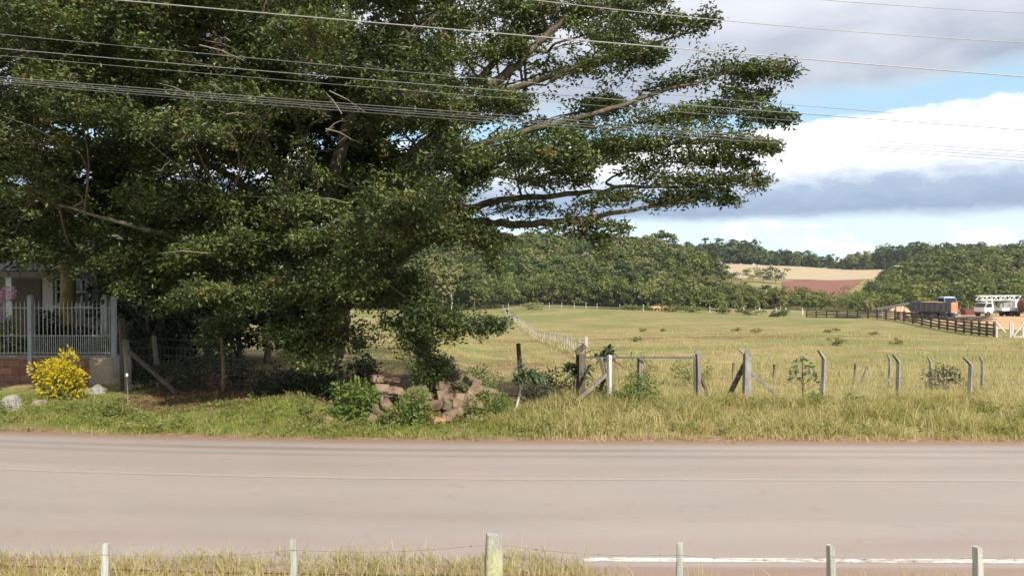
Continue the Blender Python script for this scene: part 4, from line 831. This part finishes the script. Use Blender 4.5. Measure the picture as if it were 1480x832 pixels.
# dry tall grass stalks and field weeds in tussocks
for q, (px, Y, n, h, lb) in enumerate([(1395, 20.8, 160, .75, 'tuft of pale dry stalks at the rightmost leaning post'), (1455, 20.6, 150, .7, 'tuft of pale dry stalks at the right edge of the fence'), (1320, 21, 140, .65, 'tuft of dry stalks between two leaning posts'), (1015, 20.4, 120, .55, 'tuft of dry grass at the foot of the right gate post'), (700, 60, 260, 1.2, 'pale brown tussock on the left pasture near the picket fence'), (662, 85, 200, 1.3, 'grey green tussock on the left pasture by the pale trunks')]):
    t = thing('grass_tussock', gp(px, Y), lb, 'grass tuft', world=False); b = MB(); P = np.column_stack([np.clip(RN.normal(0, .22 * h / .6, (n, 2)), -.4, .4), np.zeros(n)]); blades(b, P, RN.uniform(.5, 1, n) * h, .016 if Y < 30 else .05, .5, np.clip(RN.normal(.85, .1, n), 0, 1)); b.build('stalks', M_grass, t, tone=True)
# ------------------------------------------------------------------ forests
PROT = []
for q in range(7):
    V, F, C = crown(240, 1, .85 if q % 3 else 1.05, 1.05, 11 + q % 4 * 3, .34, .27, 200 + q, up=.7); PROT.append((V, F))
PT = (MB().tube([[0, 0, -.6], [0.02, 0, .4], [0, 0, 1.1]], [.05, .04, .025], 5)); PTV, PTF = PT.V[0], PT.F[0][0]
def forest(name, label, pts, hfun, seed, tonef):
    g = np.random.default_rng(seed); b = MB()
    for (x, y) in pts:
        h = hfun(x, y) * g.uniform(.62, 1.42); V, F = PROT[g.integers(0, 7)]; a = g.uniform(0, 6.28); c_, s_ = math.cos(a), math.sin(a); r_ = h * g.uniform(.40, .58)
        M = np.array([[c_ * r_, -s_ * r_, 0], [s_ * r_, c_ * r_, 0], [0, 0, h * .52]]); o = np.array([x, y, gz(x, y) - .05 * h])
        b.add(V @ M.T + o, F, 0, False, np.clip(tonef(x, y, g) + g.normal(0, .05, len(V)), 0, 1)); b.add(PTV @ M.T + o, PTF, 1, True)
    return tag(b.build(name, [M_forest, M_bark], tone=True), label, 'forest', kind='stuff')
def grid(x0, x1, y0, y1, st, ok, seed):
    g = np.random.default_rng(seed); o = []
    for y in np.arange(y0, y1, st * .9):
        for x in np.arange(x0, x1, st):
            p = (x + g.uniform(-.5, .5) * st, y + g.uniform(-.5, .5) * st)
            if ok(*p): o.append(p)
    return o
def edge1(x): return 196 + 5 * math.sin(x * .11) + 4 * math.sin(x * .043 + 1)
def ok1(x, y):
    px = 740 + x / y * FPX; lim = np.interp(y, [190, 212, 232, 300, 345, 420], [1118, 1095, 1046, 1030, 1008, 985])
    return y > edge1(x) + (7 if 690 < px < 880 else 0) and px < lim + 8 * math.sin(y * .2)
t1 = lambda x, y, g: .58 + .25 * (pn(x, y, .06, 1) - .5) * 2 + g.normal(0, .30)
forest('forest', 'green mixed wood covering the hill behind the picket fence', grid(-130, 95, 192, 372, 4.5, ok1, 1), lambda x, y: (5.4 if y > 215 else 5.6) * (1 - .38 * float(sm((740 + x / y * FPX - 960) / 90)) * (y < 240)), 5, t1)
t2 = lambda x, y, g: .27 + g.normal(0, .13)
forest('forest', 'dark far tree belt along the ridge above the tan field', grid(60, 640, 562, 612, 7.0, lambda x, y: y > 568 + 3 * math.sin(x * .05), 2), lambda x, y: 12.5 - 3.0 * float(sm((x - 170) / 110)) * float(1 - sm((x - 270) / 60)) + 1.6 * math.sin(x * .045) + 1.0 * math.sin(x * .11), 6, t2)
def ok3(x, y):
    px = 740 + x / y * FPX; lim = np.interp(y, [160, 180, 220, 280, 340, 400, 440], [1272, 1226, 1238, 1250, 1262, 1276, 1290])
    return px > lim + 6 * math.sin(y * .15) and not (y < 172 and px > 1240 and y < 160)
t3 = lambda x, y, g: .54 + .20 * (pn(x, y, .05, 3) - .5) * 2 - .15 * sm((y - 330) / 60) + g.normal(0, .28)
forest('forest', 'bushy wooded slope rising behind the yard on the right', grid(70, 420, 166, 430, 5.0, ok3, 3), lambda x, y: (4.6 + 2.6 * float(sm((y - 230) / 130))) * (.62 + .38 * float(sm((740 + x / y * FPX - 1235) / 90))), 7, t3)
# grey scrub at the forest foot
def sok(x, y): px = 740 + x / y * FPX; return 985 < px < 1195 and y > 190 + 6 * math.sin(x * .2)
forest('scrub', 'grey green willowy scrub along the foot of the wood', grid(45, 100, 184, 232, 4.6, sok, 4), lambda x, y: 3.2, 8, lambda x, y, g: .78 + g.normal(0, .12))
# single trees that stand out
def ftone(n, base, seed): return np.repeat(np.clip(np.random.default_rng(seed).normal(base, .07, n), 0, 1), 4)
for q, (px, Y, h, rx, base, tn, lb, bm) in enumerate([
    (640, 186, 12.5, 3.6, .30, .98, 'bare pinkish grey tree with a tall pale trunk at the left forest edge', M_pale), (652, 187, 11, 3.2, .34, .96, 'thinner pale trunked tree just right of the pinkish grey one', M_pale), (618, 190, 10, 4, .15, .92, 'brownish bushy tree left of the pale trunks', M_bark),
    (686, 187, 10.5, 4.2, .2, .30, 'blue green tree with a dark crown right of the pale trunks', M_bark), (712, 190, 8.5, 4, .15, .42, 'mid green tree above the end of the picket fence', M_bark), (664, 189, 9.5, 3.2, .2, .55, 'light green tree behind the pale trunks', M_bark), (735, 195, 8, 3.6, .1, .62, 'yellow green tree behind the far picket fence', M_bark),
    (963, 322, 12.5, 5, .45, .50, 'tall open crowned tree standing above the skyline of the wooded hill', M_bark), (985, 330, 9.5, 4.5, .4, .45, 'second tall tree on the skyline right of the open crowned one', M_bark), (1026, 268, 7, 5.0, .05, .80, 'bright yellow green tree at the right end of the wooded hill', M_bark),
    (1057, 415, 8.5, 7, .08, .25, 'round dark tree at the left of the group in the tan field', M_bark), (1088, 425, 8.5, 6, .2, .70, 'olive feathery tree in the middle of the tan field group', M_bark), (1104, 425, 8, 4.5, .2, .62, 'narrow olive tree in the tan field group', M_bark), (1121, 420, 10, 6, .06, .28, 'tall dark tree at the right of the tan field group', M_bark),
    (1416, 215, 9.5, 5, .08, .82, 'large yellow green tree on the wooded slope above the white truck', M_bark), (1448, 235, 8.5, 4.5, .1, .94, 'brown grey tree right of the large yellow green one', M_bark), (1290, 430, 11, 6, .1, .12, 'dark rounded tree behind the far farmhouse', M_bark), (1312, 425, 12, 6, .1, .10, 'dark tall tree right of the farmhouse roof', M_bark), (1250, 575, 14, 5, .35, .96, 'bare grey tree in the dark ridge belt', M_pale),
    (1232, 572, 12, 5, .2, .75, 'olive tree beside the bare grey one in the ridge belt', M_bark), (1385, 400, 12, 8, .3, .3, 'broad flat crowned tree on the right skyline', M_bark), (1408, 400, 12, 7, .35, .25, 'second flat crowned tree on the right skyline', M_bark), (1128, 196, 6.2, 2.4, .35, .80, 'drooping palm like tree with pale trunk at the foot of the red field', M_pale), (1106, 200, 5.5, 3.2, .05, .20, 'dark bush like tree left of the drooping palm like one', M_bark),
    (1218, 190, 4.8, 4, .05, .66, 'willowy grey green tree left of the corral fence', M_bark), (1243, 196, 6, 4.5, .05, .72, 'silvery willowy tree behind the corral fence', M_bark), (1197, 192, 3.8, 3.2, .05, .78, 'low willowy tree at the far end of the corral fence', M_bark)]):
    n = 900; tree('forest_tree' if Y > 300 or 735 < px < 1030 else 'edge_tree', gp(px, Y), lb, 'tree', h, rx, n, h * .07 + .1, M_forest, bm, h * .014, base=base, lobes=16, seed=300 + q, tone=ftone(n, tn, q), flat=.8)
g_ = np.random.default_rng(3)
for q in range(34):                          # front row of the wood
    px = 745 + q * 11.2 + g_.uniform(-3, 3)
    x = (px - 740) / FPX * 196; Y = edge1(x) - g_.uniform(0, 3) + (7 if px < 880 else 0); n = 620; h = g_.uniform(5.2, 8.5) * (1 - .34 * float(sm((px - 970) / 80))); kd = q % 3
    tree('edge_tree', gp(px, Y), ['dark green tree in the front row of the wood beyond the pasture', 'mid green tree in the front row of the wood beyond the pasture', 'pale olive tree in the front row of the wood beyond the pasture'][kd], 'tree', h, h * g_.uniform(.4, .55), n, h * .075 + .1, M_forest, M_pale if q % 7 == 0 else M_bark, h * .012, base=.08, lobes=14, seed=400 + q, tone=ftone(n, (.22, .45, .75)[kd], q + 50), flat=.8, group='trees in the front row of the wood')
for q, (px, Y, h, rx, tn) in enumerate([(945, 178, 1.6, 3, .5), (970, 177, 1.8, 4, .55), (1000, 176, 1.6, 3.5, .6), (1040, 172, 1.6, 3, .5), (1085, 165, 1.5, 3, .6), (915, 180, 1.4, 2.5, .5), (770, 178, 1.5, 3, .9), (1125, 150, 1.5, 2, .5)]):
    n = 500; tree('pasture_shrub', gp(px, Y), 'low green shrub clump in the row before the white rail fence', 'shrub', h, rx, n, .5, M_forest, M_bark, .05, base=.02, lobes=14, seed=500 + q, tone=ftone(n, tn, q + 90), group='green shrubs before the white rail fence')
for q in range(15):
    px = R.uniform(640, 1460); Y = R.uniform(50, 140); n = 220; h = R.uniform(.25, .55); tn = R.choice([.88, .97, .93])
    if px < 830: Y = R.uniform(90, 165)
    tree('pasture_weed', gp(px, Y), 'small weedy tuft scattered on the pasture slope', 'plant', h, h * 1.2, n, .17, M_forest, M_bark, .02, base=.02, lobes=8, seed=600 + q, tone=ftone(n, tn, q + 120), group='weedy tufts dotted over the pasture')
# ------------------------------------------------------------------ far fences
M_picket = surf('bleached_pickets', [(.28, .26, .23), (.42, .40, .36)], 2, .9, .2)
M_limed = surf('limewashed_wood', [(.46, .44, .41), (.62, .60, .56)], 2, .85, .1)
PK = thing('picket_fence', gp(800, 60), 'long bleached picket fence running straight away down the pasture', 'fence')
a0, a1 = gp(848, 38), gp(727, 176); pts = []
for q in range(96):
    t_ = (q / 95) ** 1.25; p = a0 + (a1 - a0) * t_; p[2] = gz(p[0], p[1]); pts.append(p); h = R.uniform(.85, 1.1); b = MB(); b.beam(p - [0, 0, .2], p + [R.uniform(-.06, .06), R.uniform(-.05, .05), h], .07 if t_ < .5 else .11, .04); b.build('picket', M_picket, PK)
for z in (.35, .85): MB().tube([p + [0, 0, z] for p in pts[::5]], .018, 4).build('rail', M_grey, PK)
b = MB()
for q in range(520): p = a0 + (a1 - a0) * R.random() ** 1.5 * .55; p = p + [R.uniform(-.3, .5), 0, 0]; p[2] = gz(p[0], p[1]); blades(b, p[None], R.uniform(.3, .8), .06, .8, np.array([.9]))
tag(b.build('fence_grass', M_grass, tone=True), 'dry grass grown up along the picket fence', 'grass', kind='stuff')
def railfence(label, pxY, h, zs, w_, mat, name, postmat=None):
    t = thing(name, gp(*pxY[len(pxY) // 2]), label, 'fence'); P = [gp(*q) for q in pxY]
    for p in P: MB().box(p + [0, 0, h / 2 - .1], (w_ * 1.3, w_ * 1.3, h + .2)).build('post', postmat or mat, t)
    for z in zs:
        for a, c_ in zip(P[:-1], P[1:]): MB().beam(a + [0, 0, z], c_ + [0, 0, z], w_ * .5, w_).build('rail', mat, t)
    return t
railfence('white rail fence at the foot of the wood beyond the cattle', [(930, 182), (950, 182), (975, 181), (1000, 180), (1026, 178), (1050, 176), (1075, 174), (1098, 171), (1122, 168), (1136, 166), (1160, 163)], 1.5, (.95,), .18, M_limed, 'rail_fence')
railfence('row of tall white posts with wires across the far pasture left of the cattle', [(727, 177), (735, 182), (765, 186), (794, 186), (812, 186), (830, 184), (847, 183), (863, 183), (896, 182), (905, 182), (912, 182), (920, 182), (930, 182)], 1.5, (.5,), .07, M_limed, 'post_fence')
M_corral = surf('dark_corral_wood', [(.035, .026, .022), (.06, .045, .036), (.10, .08, .065)], 2, .9, .3)
CRL = [(1166, 150), (1180, 145), (1195, 140), (1210, 135), (1225, 130), (1240, 125), (1255, 120), (1268, 115.5), (1281, 111), (1294, 107), (1307, 103), (1320, 99), (1333, 95.5), (1346, 92), (1358, 89.5), (1370, 87), (1382, 84.5), (1394, 82), (1405, 80), (1416, 78), (1427, 76.2), (1438, 74.5)]
t = thing('corral_fence', gp(1320, 99), 'dark plank corral fence running across the right pasture before the yard', 'fence'); P = [gp(*q) for q in CRL]
for p in P: MB().box(p + [0, 0, .7], (.18, .18, 1.8)).build('post', M_corral, t)
for j in range(0, len(P) - 1, 7):
    Q = P[j:j + 8]
    for z in (.25, .58, .92, 1.26):
        b = MB()
        for a, c_ in zip(Q[:-1], Q[1:]): b.beam(a + [0, -.1, z + R.uniform(-.05, .05)], c_ + [0, -.1, z + R.uniform(-.05, .05)], .05, .19)
        b.build('rail', M_corral, t)
t = thing('white_gate', gp(1462, 73), 'white timber gate with diagonal braces at the right end of the dark corral fence', 'gate')
for px in (1441, 1461, 1464, 1479): MB().box(gp(px, 74) + [0, 0, .75], (.14, .14, 1.7)).build('post', M_limed, t)
for (p0, h0), (p1, h1_) in (((1441, 1.45), (1453, .55)), ((1464, .15), (1479, 1.5)), ((1464, .1), (1500, .1)), ((1479, 1.4), (1500, .2))): MB().beam(gp(p0, 74) + [0, -.12, h0], gp(p1, 74) + [0, -.12, h1_], .1, .12).build('brace', M_limed, t)
t = railfence('thin wire fence on grey posts behind the yard', [(1262, 158), (1282, 158), (1302, 158), (1322, 158), (1376, 158), (1388, 158), (1400, 158), (1415, 158), (1440, 158)], 1.9, (1.4, .8), .09, M_grey, 'yard_fence')
# ------------------------------------------------------------------ vehicles in the yard
M_bed = surf('dark_truck_steel', [(.045, .045, .05), (.085, .085, .09)], 1.5, .6, .1)
M_orange = surf('faded_orange_paint', [(.55, .22, .13), (.66, .31, .20)], 1.2, .6, .1)
M_blue = surf('truck_blue_paint', [(.10, .22, .42), (.16, .30, .50)], 1, .4, 0)
M_wht = surf('truck_white_paint', [(.70, .70, .69), (.82, .82, .80)], 1, .4, 0)
M_tyre = surf('tyre_rubber', [(.02, .02, .02), (.05, .045, .04)], 4, .9, 0)
M_maroon = surf('maroon_rusted_paint', [(.11, .03, .025), (.18, .06, .045)], 1, .7, .1)
M_load = surf('red_soil_load', [(.36, .17, .10), (.48, .27, .18)], 2, .95, .5, .1)
def wheel(parent, x, y, r=.5, w_=.3):
    b = MB(); b.lathe((x, y - w_ / 2, r), [(r * .55, 0), (r * .95, 0), (r, .05), (r, w_ - .05), (r * .95, w_), (r * .55, w_)], 18, axis=(0, 1, 0)); wl = b.build('wheel', M_tyre, parent)
    MB().lathe((x, y - w_ / 2 + .02, r), [(.001, .03), (r * .3, .0), (r * .55, .05), (r * .55, w_ - .09), (r * .3, w_ - .04), (.001, w_ - .07)], 14, axis=(0, 1, 0)).build('rim', M_bed, wl)
def place(t, px, Y, deg): p = gp(px, Y); t.location = p; t.rotation_euler.z = rad(deg)
def cab(parent, x0, x1, hw, z0, z1, mat, nose=0.25, screen=.55):
    """cab facing +x: body with raked windscreen, side windows, doors"""
    L_ = x1 - x0; b = MB(); zm = z0 + (z1 - z0) * .52
    b.prism([(x0, z0), (x1, z0), (x1 + .04, zm), (x1 - screen, z1), (x0, z1)], hw * 2, (0, 0, 0), (1, 0, 0)); c_ = b.build('cab', mat, parent)
    V = [(x1 + .05, -hw + .12, zm + .05), (x1 + .05, hw - .12, zm + .05), (x1 - screen + .09, hw - .16, z1 - .12), (x1 - screen + .09, -hw + .16, z1 - .12)]; MB().add([np.array(q) + [.025, 0, .02] for q in V], [[0, 1, 2, 3]]).build('windscreen', M_glass, c_)
    for s in (-1, 1):
        MB().prism([(x0 + .25, zm + .05), (x1 - .18, zm + .05), (x1 - screen - .02, z1 - .14), (x0 + .25, z1 - .14)], .03, (0, s * (hw + .012), 0), (1, 0, 0)).build('side_window', M_glass, c_)
        MB().box((x1 + .03, s * hw * .72, z0 + .3), (.06, .26, .18)).build('headlight', M_wht, c_)
        MB().box((x1 - .25, s * (hw + .2), zm + .35), (.08, .14, .4)).build('mirror', M_tyre, c_)
    MB().box((x1 + .06, 0, z0 + .02), (.16, hw * 2, .22)).build('bumper', M_bed, c_)
    return c_
DT = thing('dump_trailer', (0, 0, 0), 'dark steel dump trailer heaped with red soil, faded orange tailboard facing right', 'trailer', world=False)
b = MB(); b.box((-.6, 0, .85), (4.9, .9, .28)); b.build('chassis', M_bed, DT)
b = MB(); b.prism([(-2.9, 1.2), (1.6, 1.2), (1.75, 2.45), (-3.05, 2.45)], .07, (0, -1.2, 0)); b.prism([(-2.9, 1.2), (1.6, 1.2), (1.75, 2.45), (-3.05, 2.45)], .07, (0, 1.2, 0)); b.box((-.6, 0, 1.15), (4.6, 2.4, .1)); b.box((1.72, 0, 1.85), (.08, 2.36, 1.3))
for x in np.arange(-2.6, 1.7, .62): b.box((x, -1.265, 1.83), (.09, .07, 1.2)); b.box((x, 1.265, 1.83), (.09, .07, 1.2))
bed = b.build('dump_bed', M_bed, DT); b = MB(); b.box((-3.0, 0, 1.8), (.08, 2.5, 1.35))
for y in (-.8, 0, .8): b.box((-3.07, y, 1.8), (.06, .09, 1.3))
b.build('tailboard', M_orange, bed)
b = MB(); g2 = np.linspace(0, 1, 9); V = [(-2.8 + 4.3 * u, -1.1 + 2.2 * v_, 2.2 + .28 * math.sin(u * 3.1) * math.sin(v_ * 3.1) + R.uniform(0, .1)) for u in g2 for v_ in g2]; b.add(V, [[i * 9 + j, i * 9 + 9 + j, i * 9 + 10 + j, i * 9 + j + 1] for i in range(8) for j in range(8)], 0, True); b.build('soil_load', M_load, bed)
b = MB(); b.beam((1.6, -.4, .85), (3.6, 0, .8), .12, .12); b.beam((1.6, .4, .85), (3.6, 0, .8), .12, .12); b.build('drawbar', M_bed, DT)
for x in (-2.1, -.9, 1.1):
    for y in (-1.05, 1.05): wheel(DT, x, y)
place(DT, 1341, 114, 132); DT.scale = (1.25, 1.12, 1.12)
BT = thing('blue_truck', (0, 0, 0), 'blue cabbed flatbed truck standing behind the orange tailboard', 'truck', world=False)
MB().box((-1.2, 0, .85), (6.4, .9, .26)).build('chassis', M_bed, BT); b = MB(); b.box((-2.2, 0, 1.15), (4.4, 2.4, .16)); b.box((-.05, 0, 1.7), (.1, 2.4, 1.1)); b.build('flatbed', M_bed, BT); cab(BT, .3, 2.3, 1.2, .8, 3.15, M_blue, screen=.35)
MB().box((1.2, 0, 3.21), (1.3, 2.0, .1)).build('roof_visor', M_wht, BT)
for x in (-2.8, -1.7, 1.4):
    for y in (-1.05, 1.05): wheel(BT, x, y)
place(BT, 1361, 123, -80); BT.scale = (.95, .95, 1.22)
DR = thing('drilling_truck', (0, 0, 0), 'white cabbed truck carrying a long white lattice mast over its deck', 'truck', world=False)
MB().box((-1.6, 0, .85), (8.4, .9, .28)).build('chassis', M_bed, DR); cab(DR, .9, 2.6, 1.15, .75, 2.55, M_wht)
b = MB(); b.box((-3.3, 0, 1.35), (4.6, 2.4, .55)); b.build('deck', M_wht, DR)
b = MB(); b.box((-2.4, 0, 2.1), (1.2, 1.3, .95)); b.lathe((-3.6, 0, 1.62), [(.5, 0), (.5, .9), (.2, 1.1)], 12); b.box((-1.4, .2, 2.0), (.5, .8, .7)); b.build('machinery', M_conc, DR); MB().box((-4.7, 0, 2.2), (.7, 1.2, 1.2)).build('control_cabinet', M_wht, DR)
b = MB(); x0, x1 = -5.6, 2.9
for y in (-.55, .55):
    for z in (2.95, 3.75): b.beam((x0, y, z), (x1, y, z), .11, .11)
    xs = np.arange(x0, x1, .95)
    for i, x in enumerate(xs): b.beam((x, y, 2.95 if i % 2 else 3.75), (min(x + .95, x1), y, 3.75 if i % 2 else 2.95), .085, .085)
for x in np.arange(x0, x1 + .1, 1.7): b.beam((x, -.55, 3.75), (x, .55, 3.75), .08, .08); b.beam((x, -.55, 2.95), (x, .55, 2.95), .08, .08)
b.build('lattice_mast', M_wht, DR); b = MB()
for x in (-5.2, .55):
    for y in (-.6, .6): b.beam((x - .35, y, 1.0), (x, y, 2.95), .12, .12); b.beam((x + .35, y, 1.0), (x, y, 2.95), .12, .12)
b.build('mast_support', M_wht, DR)
for x in (-4.3, -3.1, 1.9):
    for y in (-1.05, 1.05): wheel(DR, x, y)
place(DR, 1434, 138, 191); DR.scale = (1.06,) * 3
TK = thing('maroon_tank_trailer', (0, 0, 0), 'rusty maroon tank trailer cut by the right edge beside the white truck', 'trailer', world=False)
MB().lathe((-2.5, 0, 2.1), [(.01, -.25), (.8, -.12), (1.1, .1), (1.1, 4.9), (.8, 5.12), (.01, 5.25)], 18, axis=(1, 0, 0)).build('tank', M_maroon, TK); MB().box((0, 0, .85), (5.6, 1.2, .3)).build('chassis', M_bed, TK)
for x in (-1.7, -.6):
    for y in (-.9, .9): wheel(TK, x, y)
place(TK, 1494, 136, 185)
# timber, shed and odds and ends in the yard
M_plank = surf('old_planks', [(.06, .045, .038), (.11, .085, .07), (.19, .15, .12)], 2, .9, .3)
for (px, Y, n, L_, deg, lb) in ((1412, 100, 26, 5.0, 10, 'jumbled heap of dark planks before the white truck'), (1225, 143, 22, 6.0, 5, 'low stack of grey planks along the far part of the corral fence'), (1392, 104, 18, 4.2, -14, 'smaller dark plank heap right of the dump trailer')):
    t = thing('plank_heap', gp(px, Y), lb, 'timber', world=False); t.rotation_euler.z = rad(deg)
    for q in range(n): z = .08 + .07 * (q // 3); l = L_ * R.uniform(.6, 1); x = R.uniform(-.6, .6); b = MB(); dz = R.uniform(-.15, .2); b.beam((x - l / 2, R.uniform(-.8, .8) * (1 - q / n), z), (x + l / 2, R.uniform(-.8, .8) * (1 - q / n), z + dz), .22, .05); b.build('plank', M_plank, t)
SH = thing('open_shed', (0, 0, 0), 'low open shed with a sloping brown roof left of the dump trailer', 'shed', world=False)
for x in (-2.4, -.8, .8, 2.4):
    for y in (-1.2, 1.2): MB().box((x, y, .9 + (x + 2.4) * .1), (.16, .16, 1.9 + (x + 2.4) * .2)).build('post', M_limed, SH)
b = MB(); b.prism([(-3.2, 1.65), (3.0, 2.85), (3.0, 2.95), (-3.2, 1.75)], 3.0); b.build('roof', M_plank, SH); MB().box((1.4, .2, .7), (1.2, 1.2, 1.3)).build('stored_crate', M_load, SH)
place(SH, 1292, 128, -6)
t = thing('soil_mound', (0, 0, 0), 'small grassy ochre mound behind the open shed', 'mound', world=False); b = MB(); V = [((u - .5) * 7, (v_ - .5) * 5, max(-.2, 2.7 * math.sin(u * 3.14) * math.sin(v_ * 3.14) - .2 + R.uniform(-.1, .1))) for u in np.linspace(0, 1, 13) for v_ in np.linspace(0, 1, 13)]; b.add(V, [[i * 13 + j, i * 13 + 13 + j, i * 13 + 14 + j, i * 13 + j + 1] for i in range(12) for j in range(12)], 0, True); b.build('heap', M_yard, t); place(t, 1300, 138, 0)
t = thing('scrap_skip', (0, 0, 0), 'dark rusty scrap skip with a yellow end at the back of the yard', 'skip', world=False); b = MB(); b.prism([(-1.1, 0), (.9, 0), (1.3, 1.4), (-1.5, 1.4)], .08, (0, -.8, 0)); b.prism([(-1.1, 0), (.9, 0), (1.3, 1.4), (-1.5, 1.4)], .08, (0, .8, 0)); b.box((-.1, 0, .1), (2.0, 1.6, .1)); b.beam((-1.3, 0, 0), (-1.55, 0, 1.4), 1.6, .08); b.build('body', M_maroon, t); MB().beam((.95, 0, 0), (1.32, 0, 1.4), 1.7, .5).build('end_panel', surf('yellow_paint', [(.45, .30, .06), (.55, .38, .09)], 1, .6, 0), t); place(t, 1402, 150, 0)
FH = thing('farmhouse', (0, 0, 0), 'far small farmhouse with a pale roof and brick red gable among the trees', 'house', world=False)
MB().box((0, 0, 1.3), (9, 6, 2.8)).build('wall', surf('red_brick', [(.30, .12, .07), (.38, .17, .1)], 1, .9, 0), FH); MB().prism([(-3.8, 2.6), (0, 4.4), (3.8, 2.6), (3.8, 2.78), (0, 4.6), (-3.8, 2.78)], 10, (0, 0, 0), (0, 1, 0)).build('roof', M_limed, FH)
for x in (-2.5, 1.8): w_ = MB().box((x, -3.02, 1.5), (1.1, .08, 1.0)).build('window', M_glass, FH)
place(FH, 1302, 385, 20); FH.location.z += 4.5
MB().box((0, 0, -3.0), (9.2, 6.2, 6.2)).build('plinth', M_load, FH)
# ------------------------------------------------------------------ cattle
M_cow = surf('tan_hide', [(.45, .25, .13), (.56, .34, .2)], 1.5, .9, 0); M_cow2 = surf('dark_red_hide', [(.17, .06, .03), (.23, .09, .05)], 1.5, .9, 0)
def cow(px, Y, deg, mat, label, graze):
    J = [((-.75, 0, 1.08), .30), ((-.25, 0, 1.02), .36), ((.3, 0, 1.0), .37), ((.72, 0, 1.1), .28), ((1.0, 0, 1.1 if not graze else .85), .17), ((1.22, 0, 1.25 if not graze else .5), .15), ((1.5, 0, 1.12 if not graze else .22), .09)]
    E = [(i, i + 1) for i in range(6)]; n = 7
    for (x, y, att, hind) in ((-.78, .2, 0, 1), (-.78, -.2, 0, 1), (.68, .19, 3, 0), (.68, -.19, 3, 0)):
        J += [((x + (.12 if hind else 0), y, .74), .17), ((x - (.10 if hind else 0), y, .42), .085), ((x, y, .03), .075)]; E += [(att, n), (n, n + 1), (n + 1, n + 2)]; n += 3
    J += [((-1.02, 0, 1.0), .05), ((-1.08, 0, .55), .035)]; E += [(0, n), (n, n + 1)]; n += 2
    hd = J[5][0]
    for s in (-1, 1): J += [((hd[0] - .05, s * .24, hd[2] + .08), .045)]; E += [(5, n)]; n += 1
    me = bpy.data.meshes.new('cow'); me.from_pydata([j[0] for j in J], E, []); o = bpy.data.objects.new('cow', me); COL.objects.link(o); o.modifiers.new('skin', 'SKIN')
    for v, j in zip(me.skin_vertices[0].data, J): v.radius = (j[1], j[1]); v.use_root = False
    me.skin_vertices[0].data[1].use_root = True; ss = o.modifiers.new('sub', 'SUBSURF'); ss.levels = ss.render_levels = 2
    dg = bpy.context.evaluated_depsgraph_get(); m2 = bpy.data.meshes.new_from_object(o.evaluated_get(dg)); m2.name = 'cow'; o.modifiers.clear(); o.data = m2; m2.materials.clear(); m2.materials.append(mat)
    for p in m2.polygons: p.use_smooth = True
    o.location = gp(px, Y); o.rotation_euler.z = rad(deg); tag(o, label, 'cow')
cow(949, 174, 175, M_cow, 'tan cow standing at the white rail fence', False); cow(963, 175, 10, M_cow, 'pale tan cow grazing between the other two cattle', True); cow(969, 174, 170, M_cow2, 'dark red cow standing rightmost at the white rail fence', False)
# ------------------------------------------------------------------ overhead lines
M_cable = surf('bare_aluminium_cable', [(.30, .29, .28), (.42, .41, .39)], 20, .5, 0, metal=.3); M_cabled = surf('grey_insulated_cable', [(.17, .17, .17), (.25, .25, .25)], 20, .6, 0)
def cable(pts, Y, r, mat, label, group='overhead power cables'):
    px = np.array([p[0] for p in pts], float); cf = np.polyfit(px, [p[1] for p in pts], 2 if len(pts) > 2 else 1)
    P = [at(x, np.polyval(cf, x), Y) for x in np.linspace(-500, 1980, 40)]
    o = MB().tube(P, r, 6).build('power_cable', mat); tag(o, label, 'cable', group)
cable([(165, 0), (400, 21), (800, 54), (1280, 97), (1480, 110)], 11.0, .0082, M_cable, 'bright upper cable crossing the whole tree from the top left')
cable([(770, 0), (990, 25), (1280, 49), (1480, 62)], 11.6, .006, M_cable, 'bright cable entering at the top above the right boughs')
cable([(1190, 0), (1280, 7), (1480, 19)], 12.2, .006, M_cable, 'highest cable in the top right of the sky')
cable([(460, 93), (800, 122), (1160, 153), (1280, 164), (1480, 178)], 13.0, .0042, M_cabled, 'thin dark cable just above the thicker grey one')
cable([(0, 70), (400, 106), (800, 134), (1160, 166), (1280, 175), (1480, 187)], 12.8, .0062, M_cabled, 'thicker grey cable across the middle of the tree')
cable([(0, 80), (400, 117), (800, 145), (1280, 187), (1480, 198)], 13.0, .0034, M_cabled, 'thin faint cable below the thicker grey one')
for q, dy in enumerate((0, 4, 7, 11)):
    cable([(60, 116 + dy * .8), (400, 143 + dy), (800, 170 + dy), (1280, 208 + dy * 1.2), (1480, 218 + dy * 1.2)], 12.6 + q * .12, (.0042, .0036, .0042, .0032)[q], M_cabled, ('topmost strand of the lowest bundle of cables', 'second strand from the top of the lowest bundle of cables', 'third strand from the top of the lowest bundle of cables', 'lowest strand of the bundle of cables')[q])

# ------------------------------------------------------------------ thin summer haze
hz = bpy.data.materials.new('haze_air'); hz.use_nodes = True; t_ = hz.node_tree; t_.nodes.clear(); ho = t_.nodes.new('ShaderNodeOutputMaterial'); hv = t_.nodes.new('ShaderNodeVolumePrincipled')
hv.inputs['Color'].default_value = (.86, .93, 1, 1); hv.inputs['Density'].default_value = .00013; hv.inputs['Anisotropy'].default_value = .2; t_.links.new(hv.outputs[0], ho.inputs['Volume'])
zmin = float(GZ.min()) - 1.5
o = MB().box((100, 800, (zmin + 60) / 2), (3300, 2040, 60 - zmin)).build('haze', hz); tag(o, 'thin pale haze over the far hills', 'haze', kind='stuff')
